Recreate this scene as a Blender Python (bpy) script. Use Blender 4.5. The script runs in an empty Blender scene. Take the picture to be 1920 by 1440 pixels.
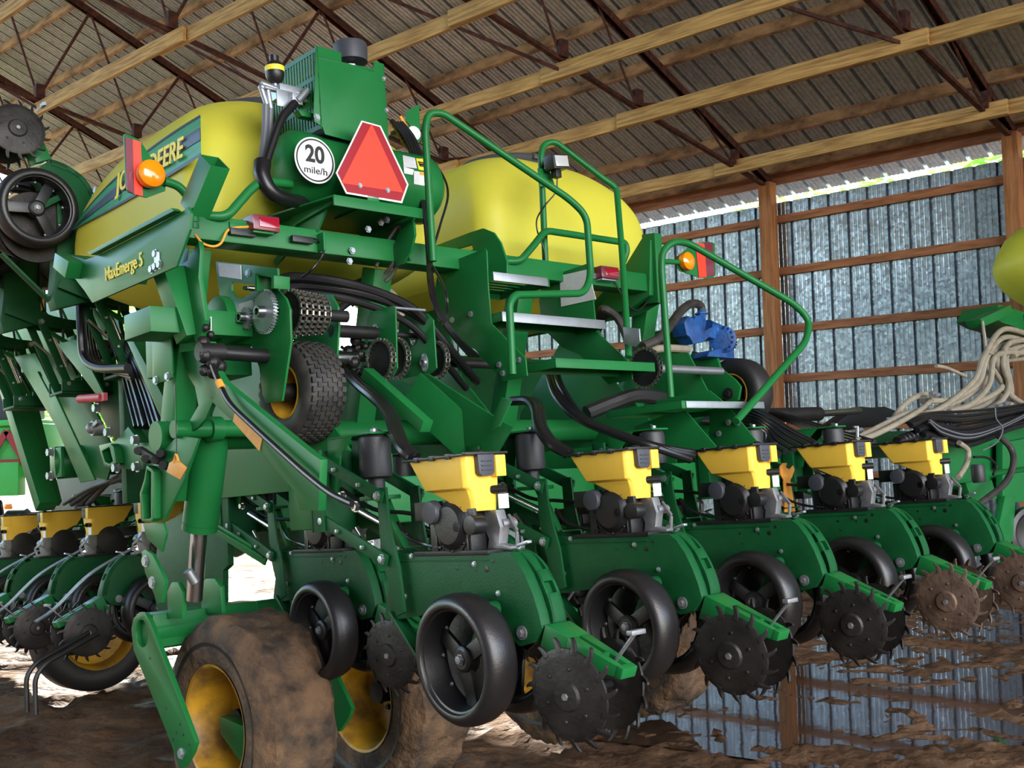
import bpy, bmesh, math, random
from mathutils import Vector, Matrix, noise
from mathutils.geometry import tessellate_polygon
random.seed(7)
PI = math.pi
C = bpy.context.scene.collection
R_ = math.radians

# ------------------------------------------------------------------ camera
FOCAL = 2085.0
CAM_H = 1.52
PITCH, ROLL = R_(3.18), R_(-1.53)
Fv = Vector((0, math.cos(PITCH), math.sin(PITCH)))
R0 = Vector((1, 0, 0)); U0 = R0.cross(Fv)
Rv = R0 * math.cos(ROLL) + U0 * math.sin(ROLL)
Uv = U0 * math.cos(ROLL) - R0 * math.sin(ROLL)
cam = bpy.data.cameras.new('camera'); camo = bpy.data.objects.new('camera', cam); C.objects.link(camo)
cam.sensor_width = 36.0; cam.lens = 36.0 * FOCAL / 1920.0
cam.clip_start = 0.05; cam.clip_end = 500
camo.matrix_world = Matrix(((Rv.x, Uv.x, -Fv.x, 0), (Rv.y, Uv.y, -Fv.y, 0), (Rv.z, Uv.z, -Fv.z, CAM_H), (0, 0, 0, 1)))
bpy.context.scene.camera = camo
CAM = Vector((0, 0, CAM_H))

# ------------------------------------------------------------------ frames of reference
def hd(a): return Vector((math.sin(a), math.cos(a), 0))
ZV = Vector((0, 0, 1))
TILT = R_(3.73)
u_ = hd(R_(46.77)); v_ = hd(R_(46.77 - 90))
PX, PY, PZ = u_, v_ * math.cos(TILT) - ZV * math.sin(TILT), v_ * math.sin(TILT) + ZV * math.cos(TILT)
BX, BY = hd(R_(43.1)), hd(R_(-46.9))
def basis(a, b, c): return Matrix(((a.x, b.x, c.x), (a.y, b.y, c.y), (a.z, b.z, c.z)))
FR = {'P': basis(PX, PY, PZ), 'B': basis(BX, BY, ZV), 'W': Matrix.Identity(3)}
def at(px, py, ax, val, fr='P'):
    """point of the frame whose coordinate ax has the value val, seen at pixel px,py"""
    r = Rv * (px - 960) - Uv * (py - 720) + Fv * FOCAL
    d = FR[fr].transposed() @ r
    return d * (val / d[ax])
def X(px, py, v, fr='P'): return at(px, py, 0, v, fr)
def Y(px, py, v, fr='P'): return at(px, py, 1, v, fr)
def Z(px, py, v, fr='P'): return at(px, py, 2, v, fr)
def YZ(pts, x, fr='P'):
    return [(X(a, b, x, fr).y, X(a, b, x, fr).z) for a, b in pts]
def XZ(pts, y, fr='P'):
    return [(Y(a, b, y, fr).x, Y(a, b, y, fr).z) for a, b in pts]
def XY(pts, z, fr='P'):
    return [(Z(a, b, z, fr).x, Z(a, b, z, fr).y) for a, b in pts]
def w2p(fr_from, p, fr_to): return FR[fr_to].transposed() @ (FR[fr_from] @ Vector(p))

# ------------------------------------------------------------------ world, sun, exposure
W = bpy.data.worlds.new('world'); bpy.context.scene.world = W; W.use_nodes = True
nt = W.node_tree; bg = nt.nodes['Background']
sky = nt.nodes.new('ShaderNodeTexSky'); sky.sky_type = 'NISHITA'; sky.sun_disc = False
SUN_EL, SUN_AZ = R_(19.0), R_(43.1 - 55)
sky.sun_elevation = R_(38); sky.sun_rotation = R_(150); sky.dust_density = 1.2; sky.air_density = 1.0
nt.links.new(sky.outputs[0], bg.inputs[0]); bg.inputs[1].default_value = 0.55
sl = bpy.data.lights.new('sun', 'SUN'); sl.energy = 18; sl.angle = R_(0.6); sl.color = (1, .93, .82)
so = bpy.data.objects.new('sun', sl); C.objects.link(so)
sd = Vector((math.sin(SUN_AZ) * math.cos(SUN_EL), math.cos(SUN_AZ) * math.cos(SUN_EL), math.sin(SUN_EL)))
so.rotation_euler = sd.to_track_quat('Z', 'Y').to_euler(); so.location = (0, 0, 30)
sc = bpy.context.scene
sc.view_settings.view_transform = 'Standard'; sc.view_settings.look = 'None'
sc.view_settings.exposure = 1.05; sc.view_settings.gamma = 1.0; sc.view_settings.use_curve_mapping = False
sc.cycles.max_bounces = 8; sc.cycles.diffuse_bounces = 5; sc.cycles.glossy_bounces = 4

# ------------------------------------------------------------------ materials
def lin(c):
    return tuple(((x / 255) / 12.92 if x / 255 <= .04045 else ((x / 255 + .055) / 1.055) ** 2.4) for x in c) + (1,)
MATS = {}
def mat(name, col, rough=.5, metal=0., var=.0, vscale=6., bump=.0, bscale=60., coat=0., col2=None, stretch=None, rvar=0., spec=.5, trans=0.):
    if name in MATS: return MATS[name]
    m = bpy.data.materials.new(name); m.use_nodes = True
    t = m.node_tree; b = t.nodes['Principled BSDF']; L = t.links.new
    b.inputs['Roughness'].default_value = rough; b.inputs['Metallic'].default_value = metal
    b.inputs['Coat Weight'].default_value = coat; b.inputs['Coat Roughness'].default_value = .08
    b.inputs['Specular IOR Level'].default_value = spec
    b.inputs['Transmission Weight'].default_value = trans
    c = lin(col); b.inputs['Base Color'].default_value = c
    tc = t.nodes.new('ShaderNodeTexCoord'); src = tc.outputs['Object']
    if stretch:
        mp = t.nodes.new('ShaderNodeMapping'); mp.inputs['Scale'].default_value = stretch
        L(src, mp.inputs[0]); src = mp.outputs[0]
    if var or col2 or rvar:
        n = t.nodes.new('ShaderNodeTexNoise'); n.inputs['Scale'].default_value = vscale; n.inputs['Detail'].default_value = 6
        n.inputs['Roughness'].default_value = .62
        L(src, n.inputs['Vector'])
        if var or col2:
            r = t.nodes.new('ShaderNodeValToRGB'); L(n.outputs[0], r.inputs[0])
            c2 = lin(col2) if col2 else tuple(x * (1 - var) for x in c[:3]) + (1,)
            r.color_ramp.elements[0].position = .36; r.color_ramp.elements[0].color = c2
            r.color_ramp.elements[1].position = .62; r.color_ramp.elements[1].color = c
            L(r.outputs[0], b.inputs['Base Color'])
        if rvar:
            mr = t.nodes.new('ShaderNodeMapRange'); L(n.outputs[0], mr.inputs[0])
            mr.inputs[1].default_value = .3; mr.inputs[2].default_value = .7
            mr.inputs[3].default_value = max(.03, rough - rvar); mr.inputs[4].default_value = min(1, rough + rvar)
            L(mr.outputs[0], b.inputs['Roughness'])
    if bump:
        n2 = t.nodes.new('ShaderNodeTexNoise'); n2.inputs['Scale'].default_value = bscale; n2.inputs['Detail'].default_value = 5
        L(src, n2.inputs['Vector'])
        bp = t.nodes.new('ShaderNodeBump'); bp.inputs['Strength'].default_value = bump; bp.inputs['Distance'].default_value = .02
        L(n2.outputs[0], bp.inputs['Height']); L(bp.outputs[0], b.inputs['Normal'])
    MATS[name] = m; return m
GREEN = mat('green_paint', (26, 108, 54), .36, spec=.25, var=.12, vscale=3, rvar=.06)
GREEN2 = mat('green_paint_cast', (15, 80, 42), .5, spec=.2, var=.2, vscale=9, bump=.1, bscale=180)
YEL_T = mat('yellow_tank_plastic', (202, 198, 68), .5, spec=.3, var=.1, vscale=1.5, bump=.03, bscale=300)
YEL_H = mat('yellow_hopper_plastic', (240, 196, 72), .45, spec=.35, var=.08, vscale=5, bump=.03, bscale=300)
YEL_R = mat('yellow_rim_paint', (196, 148, 36), .45, var=.25, vscale=6, col2=(116, 86, 42))
RUB = mat('black_rubber', (30, 30, 32), .55, bump=.12, bscale=120)
RUBW = mat('gauge_wheel_rubber', (34, 33, 35), .38, var=.3, vscale=7, bump=.06, bscale=150)
RUBD = mat('dusty_rubber', (58, 55, 52), .6, var=.4, vscale=9, col2=(30, 29, 29), bump=.1, bscale=160)
MUDT = mat('mud_caked_rubber', (102, 78, 56), .85, vscale=7, col2=(42, 34, 28), bump=.9, bscale=26)
STEEL = mat('bright_steel', (190, 192, 196), .25, 1.0, var=.15, vscale=20)
ZINC = mat('zinc_plate', (168, 174, 182), .42, .8, var=.12, vscale=14)
CAST = mat('grey_cast_metal', (150, 152, 156), .5, .7, var=.3, vscale=30, bump=.1, bscale=200)
IRON = mat('dark_iron', (50, 49, 50), .5, .6, var=.35, vscale=12, bump=.08, bscale=150)
DISC = mat('dark_iron_disc', (58, 56, 55), .5, .55, vscale=8, col2=(38, 36, 35), bump=.1, bscale=60)
DISCB = mat('soil_stained_disc', (112, 92, 78), .6, .3, vscale=10, col2=(78, 62, 52), bump=.2, bscale=50)
BLK = mat('black_plastic', (26, 26, 28), .4, bump=.05, bscale=120)
BLKG = mat('black_hose', (24, 24, 27), .33, var=.2, vscale=20)
HOSEB = mat('beige_hose', (150, 142, 126), .6, var=.25, vscale=18)
GREYP = mat('grey_plastic', (96, 100, 108), .5)
DGREY = mat('dark_grey_plastic', (60, 63, 72), .5)
BAG = mat('air_spring_rubber', (42, 43, 47), .5, bump=.08, bscale=200)
CHAIN = mat('roller_chain_steel', (170, 168, 160), .35, .9, var=.3, vscale=40)
ORANGE = mat('fluorescent_orange', (240, 58, 34), .5)
RED = mat('red_reflector', (150, 14, 32), .35, coat=.5)
REDD = mat('dark_red_reflector', (110, 20, 44), .4, coat=.4)
REDL = mat('red_lamp_lens', (150, 14, 40), .12, coat=.8)
PINK = mat('red_sleeve', (214, 84, 96), .5, var=.2, vscale=8)
AMBER = mat('amber_lens', (255, 140, 10), .12, coat=.8)
CLEAR = mat('lamp_glass', (200, 205, 208), .2, .3)
WHITE = mat('white_decal', (232, 232, 236), .5)
PAPER = mat('label_paper', (214, 216, 220), .6, var=.12, vscale=60)
LETB = mat('black_lettering', (22, 22, 26), .5)
LETY = mat('yellow_lettering', (240, 220, 60), .5)
DECG = mat('green_decal', (28, 150, 90), .45, var=.3, vscale=3, stretch=(1, 2, 22))
DECD = mat('dark_decal', (38, 48, 66), .45)
BLUE = mat('blue_paint', (24, 84, 156), .4, var=.35, vscale=14, col2=(14, 48, 96), bump=.1, bscale=80)
TAGO = mat('orange_tag', (236, 160, 58), .55, var=.15, vscale=30)
WOODY = mat('yellow_lumber', (214, 176, 112), .75, var=.3, vscale=3.2, stretch=(14, .8, 14), bump=.15, bscale=12, col2=(160, 122, 74))
WOODB = mat('weathered_purlin', (190, 146, 104), .8, vscale=2.2, stretch=(2.5, 1.6, 2.5), bump=.2, bscale=12, col2=(112, 80, 56))
WOODG = mat('brown_girt_lumber', (176, 118, 84), .8, vscale=2.5, stretch=(10, .9, 10), bump=.15, bscale=12, col2=(128, 80, 54))
WOODP = mat('treated_post', (178, 122, 80), .8, vscale=3, stretch=(12, 12, .8), bump=.2, bscale=12, col2=(134, 88, 58))
RUST = mat('rusty_steel', (96, 54, 42), .75, .2, vscale=18, col2=(48, 28, 26), bump=.15, bscale=60)
LEAF = mat('leaf_green', (150, 200, 90), .6, vscale=.8, col2=(96, 160, 60))
_t = LEAF.node_tree; _p = _t.nodes['Principled BSDF']; _o = [n for n in _t.nodes if n.type == 'OUTPUT_MATERIAL'][0]
_tr = _t.nodes.new('ShaderNodeBsdfTranslucent'); _tr.inputs[0].default_value = lin((190, 225, 110)); _mx = _t.nodes.new('ShaderNodeMixShader'); _mx.inputs[0].default_value = .5
_t.links.new(_p.outputs[0], _mx.inputs[1]); _t.links.new(_tr.outputs[0], _mx.inputs[2]); _t.links.new(_mx.outputs[0], _o.inputs[0])
BARK = mat('bark', (90, 76, 62), .9, bump=.5, bscale=20)

def galv(name, base, rough, seed):
    m = bpy.data.materials.new(name); m.use_nodes = True; t = m.node_tree; b = t.nodes['Principled BSDF']; L = t.links.new
    tc = t.nodes.new('ShaderNodeTexCoord')
    v = t.nodes.new('ShaderNodeTexVoronoi'); v.inputs['Scale'].default_value = 34; L(tc.outputs['Object'], v.inputs['Vector'])
    n = t.nodes.new('ShaderNodeTexNoise'); n.inputs['Scale'].default_value = 1.1; n.inputs['Detail'].default_value = 8
    n.inputs['Roughness'].default_value = .7; L(tc.outputs['Object'], n.inputs['Vector'])
    sep = t.nodes.new('ShaderNodeSeparateColor'); L(v.outputs['Color'], sep.inputs[0])
    mx = t.nodes.new('ShaderNodeMix'); mx.data_type = 'RGBA'
    L(sep.outputs[0], mx.inputs['Factor']); mx.inputs['A'].default_value = lin(tuple(int(c * (.88 if seed == 1 else .8)) for c in base)); mx.inputs['B'].default_value = lin(base)
    mx2 = t.nodes.new('ShaderNodeMix'); mx2.data_type = 'RGBA'; mx2.blend_type = 'MULTIPLY'; mx2.inputs['Factor'].default_value = .6
    rp = t.nodes.new('ShaderNodeValToRGB'); L(n.outputs[0], rp.inputs[0])
    rp.color_ramp.elements[0].position = .3; rp.color_ramp.elements[0].color = (.66, .66, .66, 1); rp.color_ramp.elements[1].position = .65
    L(mx.outputs['Result'], mx2.inputs['A']); L(rp.outputs[0], mx2.inputs['B']); L(mx2.outputs['Result'], b.inputs['Base Color'])
    b.inputs['Metallic'].default_value = .55 if seed == 1 else .8
    mr = t.nodes.new('ShaderNodeMapRange'); L(sep.outputs[1], mr.inputs[0]); mr.inputs[3].default_value = rough - .1; mr.inputs[4].default_value = rough + .12
    L(mr.outputs[0], b.inputs['Roughness'])
    MATS[name] = m; return m
GALR = galv('galvanised_roof_sheet', (216, 224, 234), .45, 1)
GALW = galv('galvanised_wall_sheet', (158, 166, 176), .36, 2)

def mud_floor():
    m = bpy.data.materials.new('wet_mud_floor'); m.use_nodes = True; t = m.node_tree; b = t.nodes['Principled BSDF']; L = t.links.new
    tc = t.nodes.new('ShaderNodeTexCoord')
    n = t.nodes.new('ShaderNodeTexNoise'); n.inputs['Scale'].default_value = 1.6; n.inputs['Detail'].default_value = 10; n.inputs['Roughness'].default_value = .7
    L(tc.outputs['Object'], n.inputs['Vector'])
    big = t.nodes.new('ShaderNodeTexNoise'); big.inputs['Scale'].default_value = 2.2; big.inputs['Detail'].default_value = 5; L(tc.outputs['Object'], big.inputs['Vector'])
    r = t.nodes.new('ShaderNodeValToRGB'); L(n.outputs[0], r.inputs[0]); e = r.color_ramp.elements
    e[0].position = .3; e[0].color = lin((58, 42, 32)); e[1].position = .75; e[1].color = lin((128, 100, 76))
    L(r.outputs[0], b.inputs['Base Color'])
    wet = t.nodes.new('ShaderNodeMapRange'); L(big.outputs[0], wet.inputs[0]); wet.inputs[1].default_value = .38; wet.inputs[2].default_value = .6; wet.inputs[3].default_value = .6; wet.inputs[4].default_value = 1.0
    L(wet.outputs[0], b.inputs['Roughness']); b.inputs['Specular IOR Level'].default_value = .05
    n3 = t.nodes.new('ShaderNodeTexNoise'); n3.inputs['Scale'].default_value = 9; n3.inputs['Detail'].default_value = 9; L(tc.outputs['Object'], n3.inputs['Vector'])
    bp = t.nodes.new('ShaderNodeBump'); bp.inputs['Strength'].default_value = .9; bp.inputs['Distance'].default_value = .05
    L(n3.outputs[0], bp.inputs['Height']); L(bp.outputs[0], b.inputs['Normal'])
    return m
MUD = mud_floor()
WATER = mat('muddy_water', (58, 44, 34), .04, bump=.03, bscale=5)

# ------------------------------------------------------------------ mesh building
ORG = {}; FRM = {}
def vec(p): return Vector(p)
def orth(d):
    d = d.normalized(); a = Vector((0, 0, 1)) if abs(d.z) < .9 else Vector((1, 0, 0))
    x = a.cross(d).normalized(); return x, d.cross(x).normalized()
def fillet(pts, r, n=6):
    pts = [vec(p) for p in pts]; out = [pts[0]]
    for i in range(1, len(pts) - 1):
        a, b, c = pts[i - 1], pts[i], pts[i + 1]
        d1 = (a - b); d2 = (c - b); rr = min(r, d1.length * .48, d2.length * .48)
        p1 = b + d1.normalized() * rr; p2 = b + d2.normalized() * rr
        for k in range(n + 1):
            t = k / n; out.append(p1 * (1 - t) ** 2 + b * 2 * t * (1 - t) + p2 * t * t)
    out.append(pts[-1]); return out
def spline(pts, n=8):
    pts = [vec(p) for p in pts]; P = [pts[0] * 2 - pts[1]] + pts + [pts[-1] * 2 - pts[-2]]; out = []
    for i in range(1, len(P) - 2):
        p0, p1, p2, p3 = P[i - 1:i + 3]
        for k in range(n):
            t = k / n
            out.append(.5 * ((2 * p1) + (p2 - p0) * t + (2 * p0 - 5 * p1 + 4 * p2 - p3) * t * t + (3 * p1 - p0 - 3 * p2 + p3) * t ** 3))
    out.append(pts[-1]); return out
class MB:
    def __init__(s): s.bm = bmesh.new(); s.mi = 0
    def use(s, i): s.mi = i; return s
    def mesh(s, vs, fs):
        v = [s.bm.verts.new(p) for p in vs]
        for f in fs:
            try: s.bm.faces.new([v[i] for i in f]).material_index = s.mi
            except ValueError: pass
        return s
    def box(s, a, b, rot=None, ctr=None):
        x0, y0, z0 = a; x1, y1, z1 = b
        vs = [Vector(p) for p in ((x0, y0, z0), (x1, y0, z0), (x1, y1, z0), (x0, y1, z0), (x0, y0, z1), (x1, y0, z1), (x1, y1, z1), (x0, y1, z1))]
        if rot is not None:
            c = vec(ctr) if ctr is not None else (vec(a) + vec(b)) / 2
            vs = [c + rot @ (p - c) for p in vs]
        return s.mesh(vs, [(3, 2, 1, 0), (4, 5, 6, 7), (0, 1, 5, 4), (1, 2, 6, 5), (2, 3, 7, 6), (3, 0, 4, 7)])
    def bar(s, p, q, w, h, up=(0, 0, 1), w2=None, h2=None):
        p, q = vec(p), vec(q); d = (q - p).normalized(); up = vec(up)
        x = d.cross(up)
        if x.length < 1e-4: x = d.cross(Vector((0, 1, 0)))
        x.normalize(); y = x.cross(d).normalized(); w2 = w if w2 is None else w2; h2 = h if h2 is None else h2
        vs = [p - x * w / 2 - y * h / 2, p + x * w / 2 - y * h / 2, p + x * w / 2 + y * h / 2, p - x * w / 2 + y * h / 2,
              q - x * w2 / 2 - y * h2 / 2, q + x * w2 / 2 - y * h2 / 2, q + x * w2 / 2 + y * h2 / 2, q - x * w2 / 2 + y * h2 / 2]
        return s.mesh(vs, [(3, 2, 1, 0), (4, 5, 6, 7), (0, 1, 5, 4), (1, 2, 6, 5), (2, 3, 7, 6), (3, 0, 4, 7)])
    def prism(s, poly, ax, a, b, holes=()):
        """polygon in the plane across axis ax, extruded from a to b"""
        def P(uv, w):
            u, v = uv
            return Vector((w, u, v)) if ax == 0 else Vector((u, w, v)) if ax == 1 else Vector((u, v, w))
        loops = [list(poly)] + [list(h) for h in holes]
        flat = [p for l in loops for p in l]
        tri = tessellate_polygon([[Vector((p[0], p[1], 0)) for p in l] for l in loops])
        n = len(flat); vs = [P(p, a) for p in flat] + [P(p, b) for p in flat]
        fs = []
        if not holes: fs = [tuple(range(n - 1, -1, -1)), tuple(range(n, 2 * n))]
        else:
            for t in tri: fs += [tuple(t), tuple(i + n for i in reversed(t))]
        k = 0
        for l in loops:
            m = len(l)
            for i in range(m): j = (i + 1) % m; fs.append((k + i, k + j, k + j + n, k + i + n))
            k += m
        return s.mesh(vs, fs)
    def lathe(s, prof, c, d, seg=32, close=False, ph=0, a0=0, a1=2 * PI):
        """prof: (along axis, radius)"""
        c = vec(c); d = vec(d).normalized(); x, y = orth(d); full = abs(a1 - a0 - 2 * PI) < 1e-6
        m = seg if full else seg + 1; vs = []
        for (t, r) in prof:
            for k in range(m):
                a = a0 + (a1 - a0) * k / seg + ph; vs.append(c + d * t + (x * math.cos(a) + y * math.sin(a)) * max(r, 1e-4))
        fs = []; n = len(prof); rng = range(n) if close else range(n - 1)
        for i in rng:
            i2 = (i + 1) % n
            for k in range(seg):
                k2 = (k + 1) % m; fs.append((i * m + k, i * m + k2, i2 * m + k2, i2 * m + k))
        return s.mesh(vs, fs)
    def cyl(s, p, q, r, r2=None, seg=16, cap=True):
        p, q = vec(p), vec(q); r2 = r if r2 is None else r2; L = (q - p).length
        pr = [(0, r), (L, r2)]
        if cap: pr = [(0, 0)] + pr + [(L, 0)]
        return s.lathe(pr, p, q - p, seg)
    def pipe(s, p, q, r, ri, seg=20):
        p, q = vec(p), vec(q); L = (q - p).length
        return s.lathe([(0, ri), (0, r), (L, r), (L, ri)], p, q - p, seg, close=True)
    def tube(s, pts, r, seg=10, cap=True):
        pts = [vec(p) for p in pts]; n = len(pts); vs = []
        t0 = (pts[1] - pts[0]).normalized(); x, y = orth(t0)
        for i, p in enumerate(pts):
            t = (pts[min(i + 1, n - 1)] - pts[max(i - 1, 0)]).normalized()
            q = t0.rotation_difference(t); x = q @ x; y = q @ y; t0 = t
            rr = r(i / (n - 1)) if callable(r) else r
            for k in range(seg):
                a = 2 * PI * k / seg; vs.append(p + (x * math.cos(a) + y * math.sin(a)) * rr)
        fs = [(i * seg + k, i * seg + (k + 1) % seg, (i + 1) * seg + (k + 1) % seg, (i + 1) * seg + k) for i in range(n - 1) for k in range(seg)]
        if cap: fs += [tuple(range(seg - 1, -1, -1)), tuple(range((n - 1) * seg, n * seg))]
        return s.mesh(vs, fs)
    def bolt(s, c, d, r=.011, h=.009):
        c = vec(c); d = vec(d).normalized()
        s.lathe([(0, 0), (0, r * 1.35), (h * .25, r * 1.35), (h * .25, r), (h, r), (h, 0)], c, d, 6); return s
    def gear(s, c, d, r, n, th, depth, hole=0, seg_ph=0):
        c = vec(c); d = vec(d).normalized(); x, y = orth(d); ring = []
        for k in range(n):
            for (f, rr) in ((-.27, r - depth), (-.14, r), (.14, r), (.27, r - depth)):
                a = 2 * PI * (k + f) / n + seg_ph; ring.append((x * math.cos(a) + y * math.sin(a)) * rr)
        m = len(ring); vs = [c + p for p in ring] + [c + p + d * th for p in ring] + [c, c + d * th]
        fs = [(i, (i + 1) % m, (i + 1) % m + m, i + m) for i in range(m)]
        fs += [(2 * m, (i + 1) % m, i) for i in range(m)] + [(2 * m + 1, i + m, (i + 1) % m + m) for i in range(m)]
        return s.mesh(vs, fs)
    def loft(s, rings, cap=True):
        m = len(rings[0]); vs = [vec(p) for r in rings for p in r]; n = len(rings)
        fs = [(i * m + k, i * m + (k + 1) % m, (i + 1) * m + (k + 1) % m, (i + 1) * m + k) for i in range(n - 1) for k in range(m)]
        if cap: fs += [tuple(range(m - 1, -1, -1)), tuple(range((n - 1) * m, n * m))]
        return s.mesh(vs, fs)
    def sphere(s, c, r, seg=12, sc=(1, 1, 1)):
        mt = Matrix.Translation(vec(c)) @ Matrix.Diagonal((sc[0], sc[1], sc[2], 1))
        bmesh.ops.create_uvsphere(s.bm, u_segments=seg, v_segments=seg // 2 + 2, radius=r, matrix=mt); return s
    def build(s, name, m, parent=None, fr='P', bev=0., smooth=None, org=None, subd=0):
        if smooth is None: smooth = 26 if bev else 35
        bm = s.bm
        bmesh.ops.recalc_face_normals(bm, faces=bm.faces)
        if bev:
            bm.normal_update()
            es = [e for e in bm.edges if len(e.link_faces) == 2 and e.calc_face_angle(0) > .6]
            if es:
                bmesh.ops.bevel(bm, geom=es, offset=bev, segments=2, profile=.6, affect='EDGES', clamp_overlap=True)
        if org is None:
            xs = [v.co for v in bm.verts]
            lo = Vector((min(p.x for p in xs), min(p.y for p in xs), min(p.z for p in xs))); hi = Vector((max(p.x for p in xs), max(p.y for p in xs), max(p.z for p in xs)))
            org = (lo + hi) / 2
            if parent is None: org.z = lo.z
        else: org = vec(org)
        for v in bm.verts: v.co -= org
        me = bpy.data.meshes.new(name); bm.to_mesh(me); bm.free()
        if smooth:
            me.polygons.foreach_set('use_smooth', [True] * len(me.polygons)); me.set_sharp_from_angle(angle=R_(smooth))
        for q in (m if isinstance(m, (list, tuple)) else [m]): me.materials.append(q)
        o = bpy.data.objects.new(name, me); C.objects.link(o)
        if subd:
            sm = o.modifiers.new('sub', 'SUBSURF'); sm.levels = subd; sm.render_levels = subd
        if parent is not None:
            o.parent = parent; o.location = org - ORG[parent.name]
        else:
            o.matrix_world = Matrix.Translation(CAM + FR[fr] @ org) @ FR[fr].to_4x4()
        ORG[o.name] = org; return o
def tag(o, label=None, cat=None, group=None, kind=None):
    for k, v in (('label', label), ('category', cat), ('group', group), ('kind', kind)):
        if v: o[k] = v
    return o
def empty(name, org, fr='P'):
    o = bpy.data.objects.new(name, None); C.objects.link(o); o.empty_display_size = .2
    org = vec(org); o.matrix_world = Matrix.Translation(CAM + FR[fr] @ org) @ FR[fr].to_4x4(); ORG[o.name] = org; return o
def text(name, body, size, origin, xd, yd, m, parent, depth=.0015, xs=1., bold=0.004, align='CENTER'):
    cu = bpy.data.curves.new('txt', 'FONT'); cu.body = body; cu.size = size; cu.extrude = depth; cu.offset = bold * size / .1
    cu.align_x = align; cu.align_y = 'CENTER'
    to = bpy.data.objects.new('txt', cu); C.objects.link(to)
    dg = bpy.context.evaluated_depsgraph_get(); me = bpy.data.meshes.new_from_object(to.evaluated_get(dg))
    bpy.data.objects.remove(to); bpy.data.curves.remove(cu)
    xd, yd = vec(xd), vec(yd); zd = xd.cross(yd).normalized(); o_ = vec(origin)
    b = MB(); b.bm.from_mesh(me); bpy.data.meshes.remove(me)
    for v in b.bm.verts: v.co = o_ + xd * v.co.x * xs + yd * v.co.y + zd * v.co.z
    return b.build(name, m, parent, smooth=0)
def circ(cx, cy, r, n=20, r2=None):
    r2 = r if r2 is None else r2
    return [(cx + r * math.cos(2 * PI * k / n), cy + r2 * math.sin(2 * PI * k / n)) for k in range(n)]
def kids(o): return [c for c in o.children]
# ------------------------------------------------------------------ the barn
T22 = math.tan(R_(22.0)); XW = 11.34; ZEAVE = 3.09
def roof_z(x): return ZEAVE + (XW - x) * T22
YB0, YB1 = -8.0, 18.0
XB0 = -5.0
def sheet_profile(a, b, pitch=.2286, h=.034, w=.026, minor=.004):
    """list of (position, offset) of one ribbed steel sheet"""
    out = []; x = a
    while x < b:
        out += [(x, 0), (x + .007, h), (x + .007 + w, h), (x + .014 + w, 0)]
        if minor:
            for q in (.36, .58, .8):
                c = x + pitch * q + .01; out += [(c - .008, 0), (c - .004, minor), (c + .004, minor), (c + .008, 0)]
        x += pitch
    return out
prof = sheet_profile(YB0, YB1, h=.055, w=.028, minor=.008)
bm_ = MB()
n_ = Vector((math.sin(R_(22)), 0, math.cos(R_(22))))
vs = []
for x in (11.85, XB0):
    for y, h in prof: vs.append(Vector((x, y, roof_z(x))) + n_ * h)
m_ = len(prof); bm_.mesh(vs, [(i, i + 1, i + 1 + m_, i + m_) for i in range(m_ - 1)])
vs2 = [Vector((x, y, roof_z(x) + .075)) for x in (11.85, XB0) for y in (YB0, YB1)]
bm_.mesh(vs2, [(0, 1, 3, 2)])
tag(bm_.build('ceiling', GALR, fr='B', smooth=0), kind='structure')
# the wall of upright sheets below the open gap at the eave
YW1 = 13.6
prof = sheet_profile(YB0, YW1); m_ = len(prof)
bm_ = MB(); vs = []
for z in (-1.62, 2.70):
    for y, h in prof: vs.append((XW + h, y, z))
bm_.mesh(vs, [(i, i + 1, i + 1 + m_, i + m_) for i in range(m_ - 1)])
bm_.mesh([(XW + .03, y, z) for z in (-1.62, 2.66) for y in (YB0, YW1)], [(0, 1, 3, 2)])
tag(bm_.build('wall_right', GALW, fr='B', smooth=0), kind='structure')
tag(MB().box((XW - .05, YB0, 2.90), (XW - .01, YB1, 3.06)).build('trim_1', WOODG, fr='B', bev=.004), kind='structure')
tag(MB().box((XW + .03, YB0, 2.95), (XW + .07, YB1, 3.11)).build('trim_2', WOODG, fr='B', bev=.004), kind='structure')
tag(MB().box((XB0 - .04, YB0, -1.62), (XB0, 11.0, roof_z(XB0))).build('wall_left_light_block', GALW, fr='B', smooth=0), kind='structure')  # unseen wall added to keep low light off the left-facing surfaces
# ground: a gently lumpy field of mud, finer where the photo looks
bm_ = MB()
def pud(x, y):
    d = math.hypot((x - 4.6) / 4.2, (y - 7.2) / 3.2); return max(0., min(1., (1.15 - d) * 2.2))
def gh(x, y):
    f = 1.0 if (x * x + y * y) < 600 else .3
    p = Vector((x * .55, y * .55, 3.1)); q = Vector((x * 2.1, y * 2.1, 9.3)); r = Vector((x * 4.7, y * 4.7, 1.7))
    rg = (1 - abs(noise.noise(r))) ** 3 * .038 + .016 * noise.noise(r * 2.6) + .008 * noise.noise(r * 6)
    return f * (.04 * noise.noise(p) + .026 * noise.noise(q) + rg - .028) + (.03 * max(0, noise.noise(r * 1.7) + .05) - .026) * pud(x, y)
def axis(a, b_, st):
    out = [a + (b_ - a) * i / round((b_ - a) / st) for i in range(round((b_ - a) / st) + 1)]; s = st
    lo, hi = a, b_
    while hi < 95:
        s *= 1.16; hi += s; lo -= s; out.append(hi); out.insert(0, lo)
    return out
gx, gy = axis(-3.0, 7.0, .05), axis(2.0, 11.0, .05); nx = len(gx)
vs = [(x, y, gh(x, y) - CAM_H - .02) for y in gy for x in gx]
bm_.mesh(vs, [(j * nx + i, j * nx + i + 1, (j + 1) * nx + i + 1, (j + 1) * nx + i) for j in range(len(gy) - 1) for i in range(nx - 1)])
tag(bm_.build('floor', MUD, fr='W', smooth=180), kind='structure')
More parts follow.
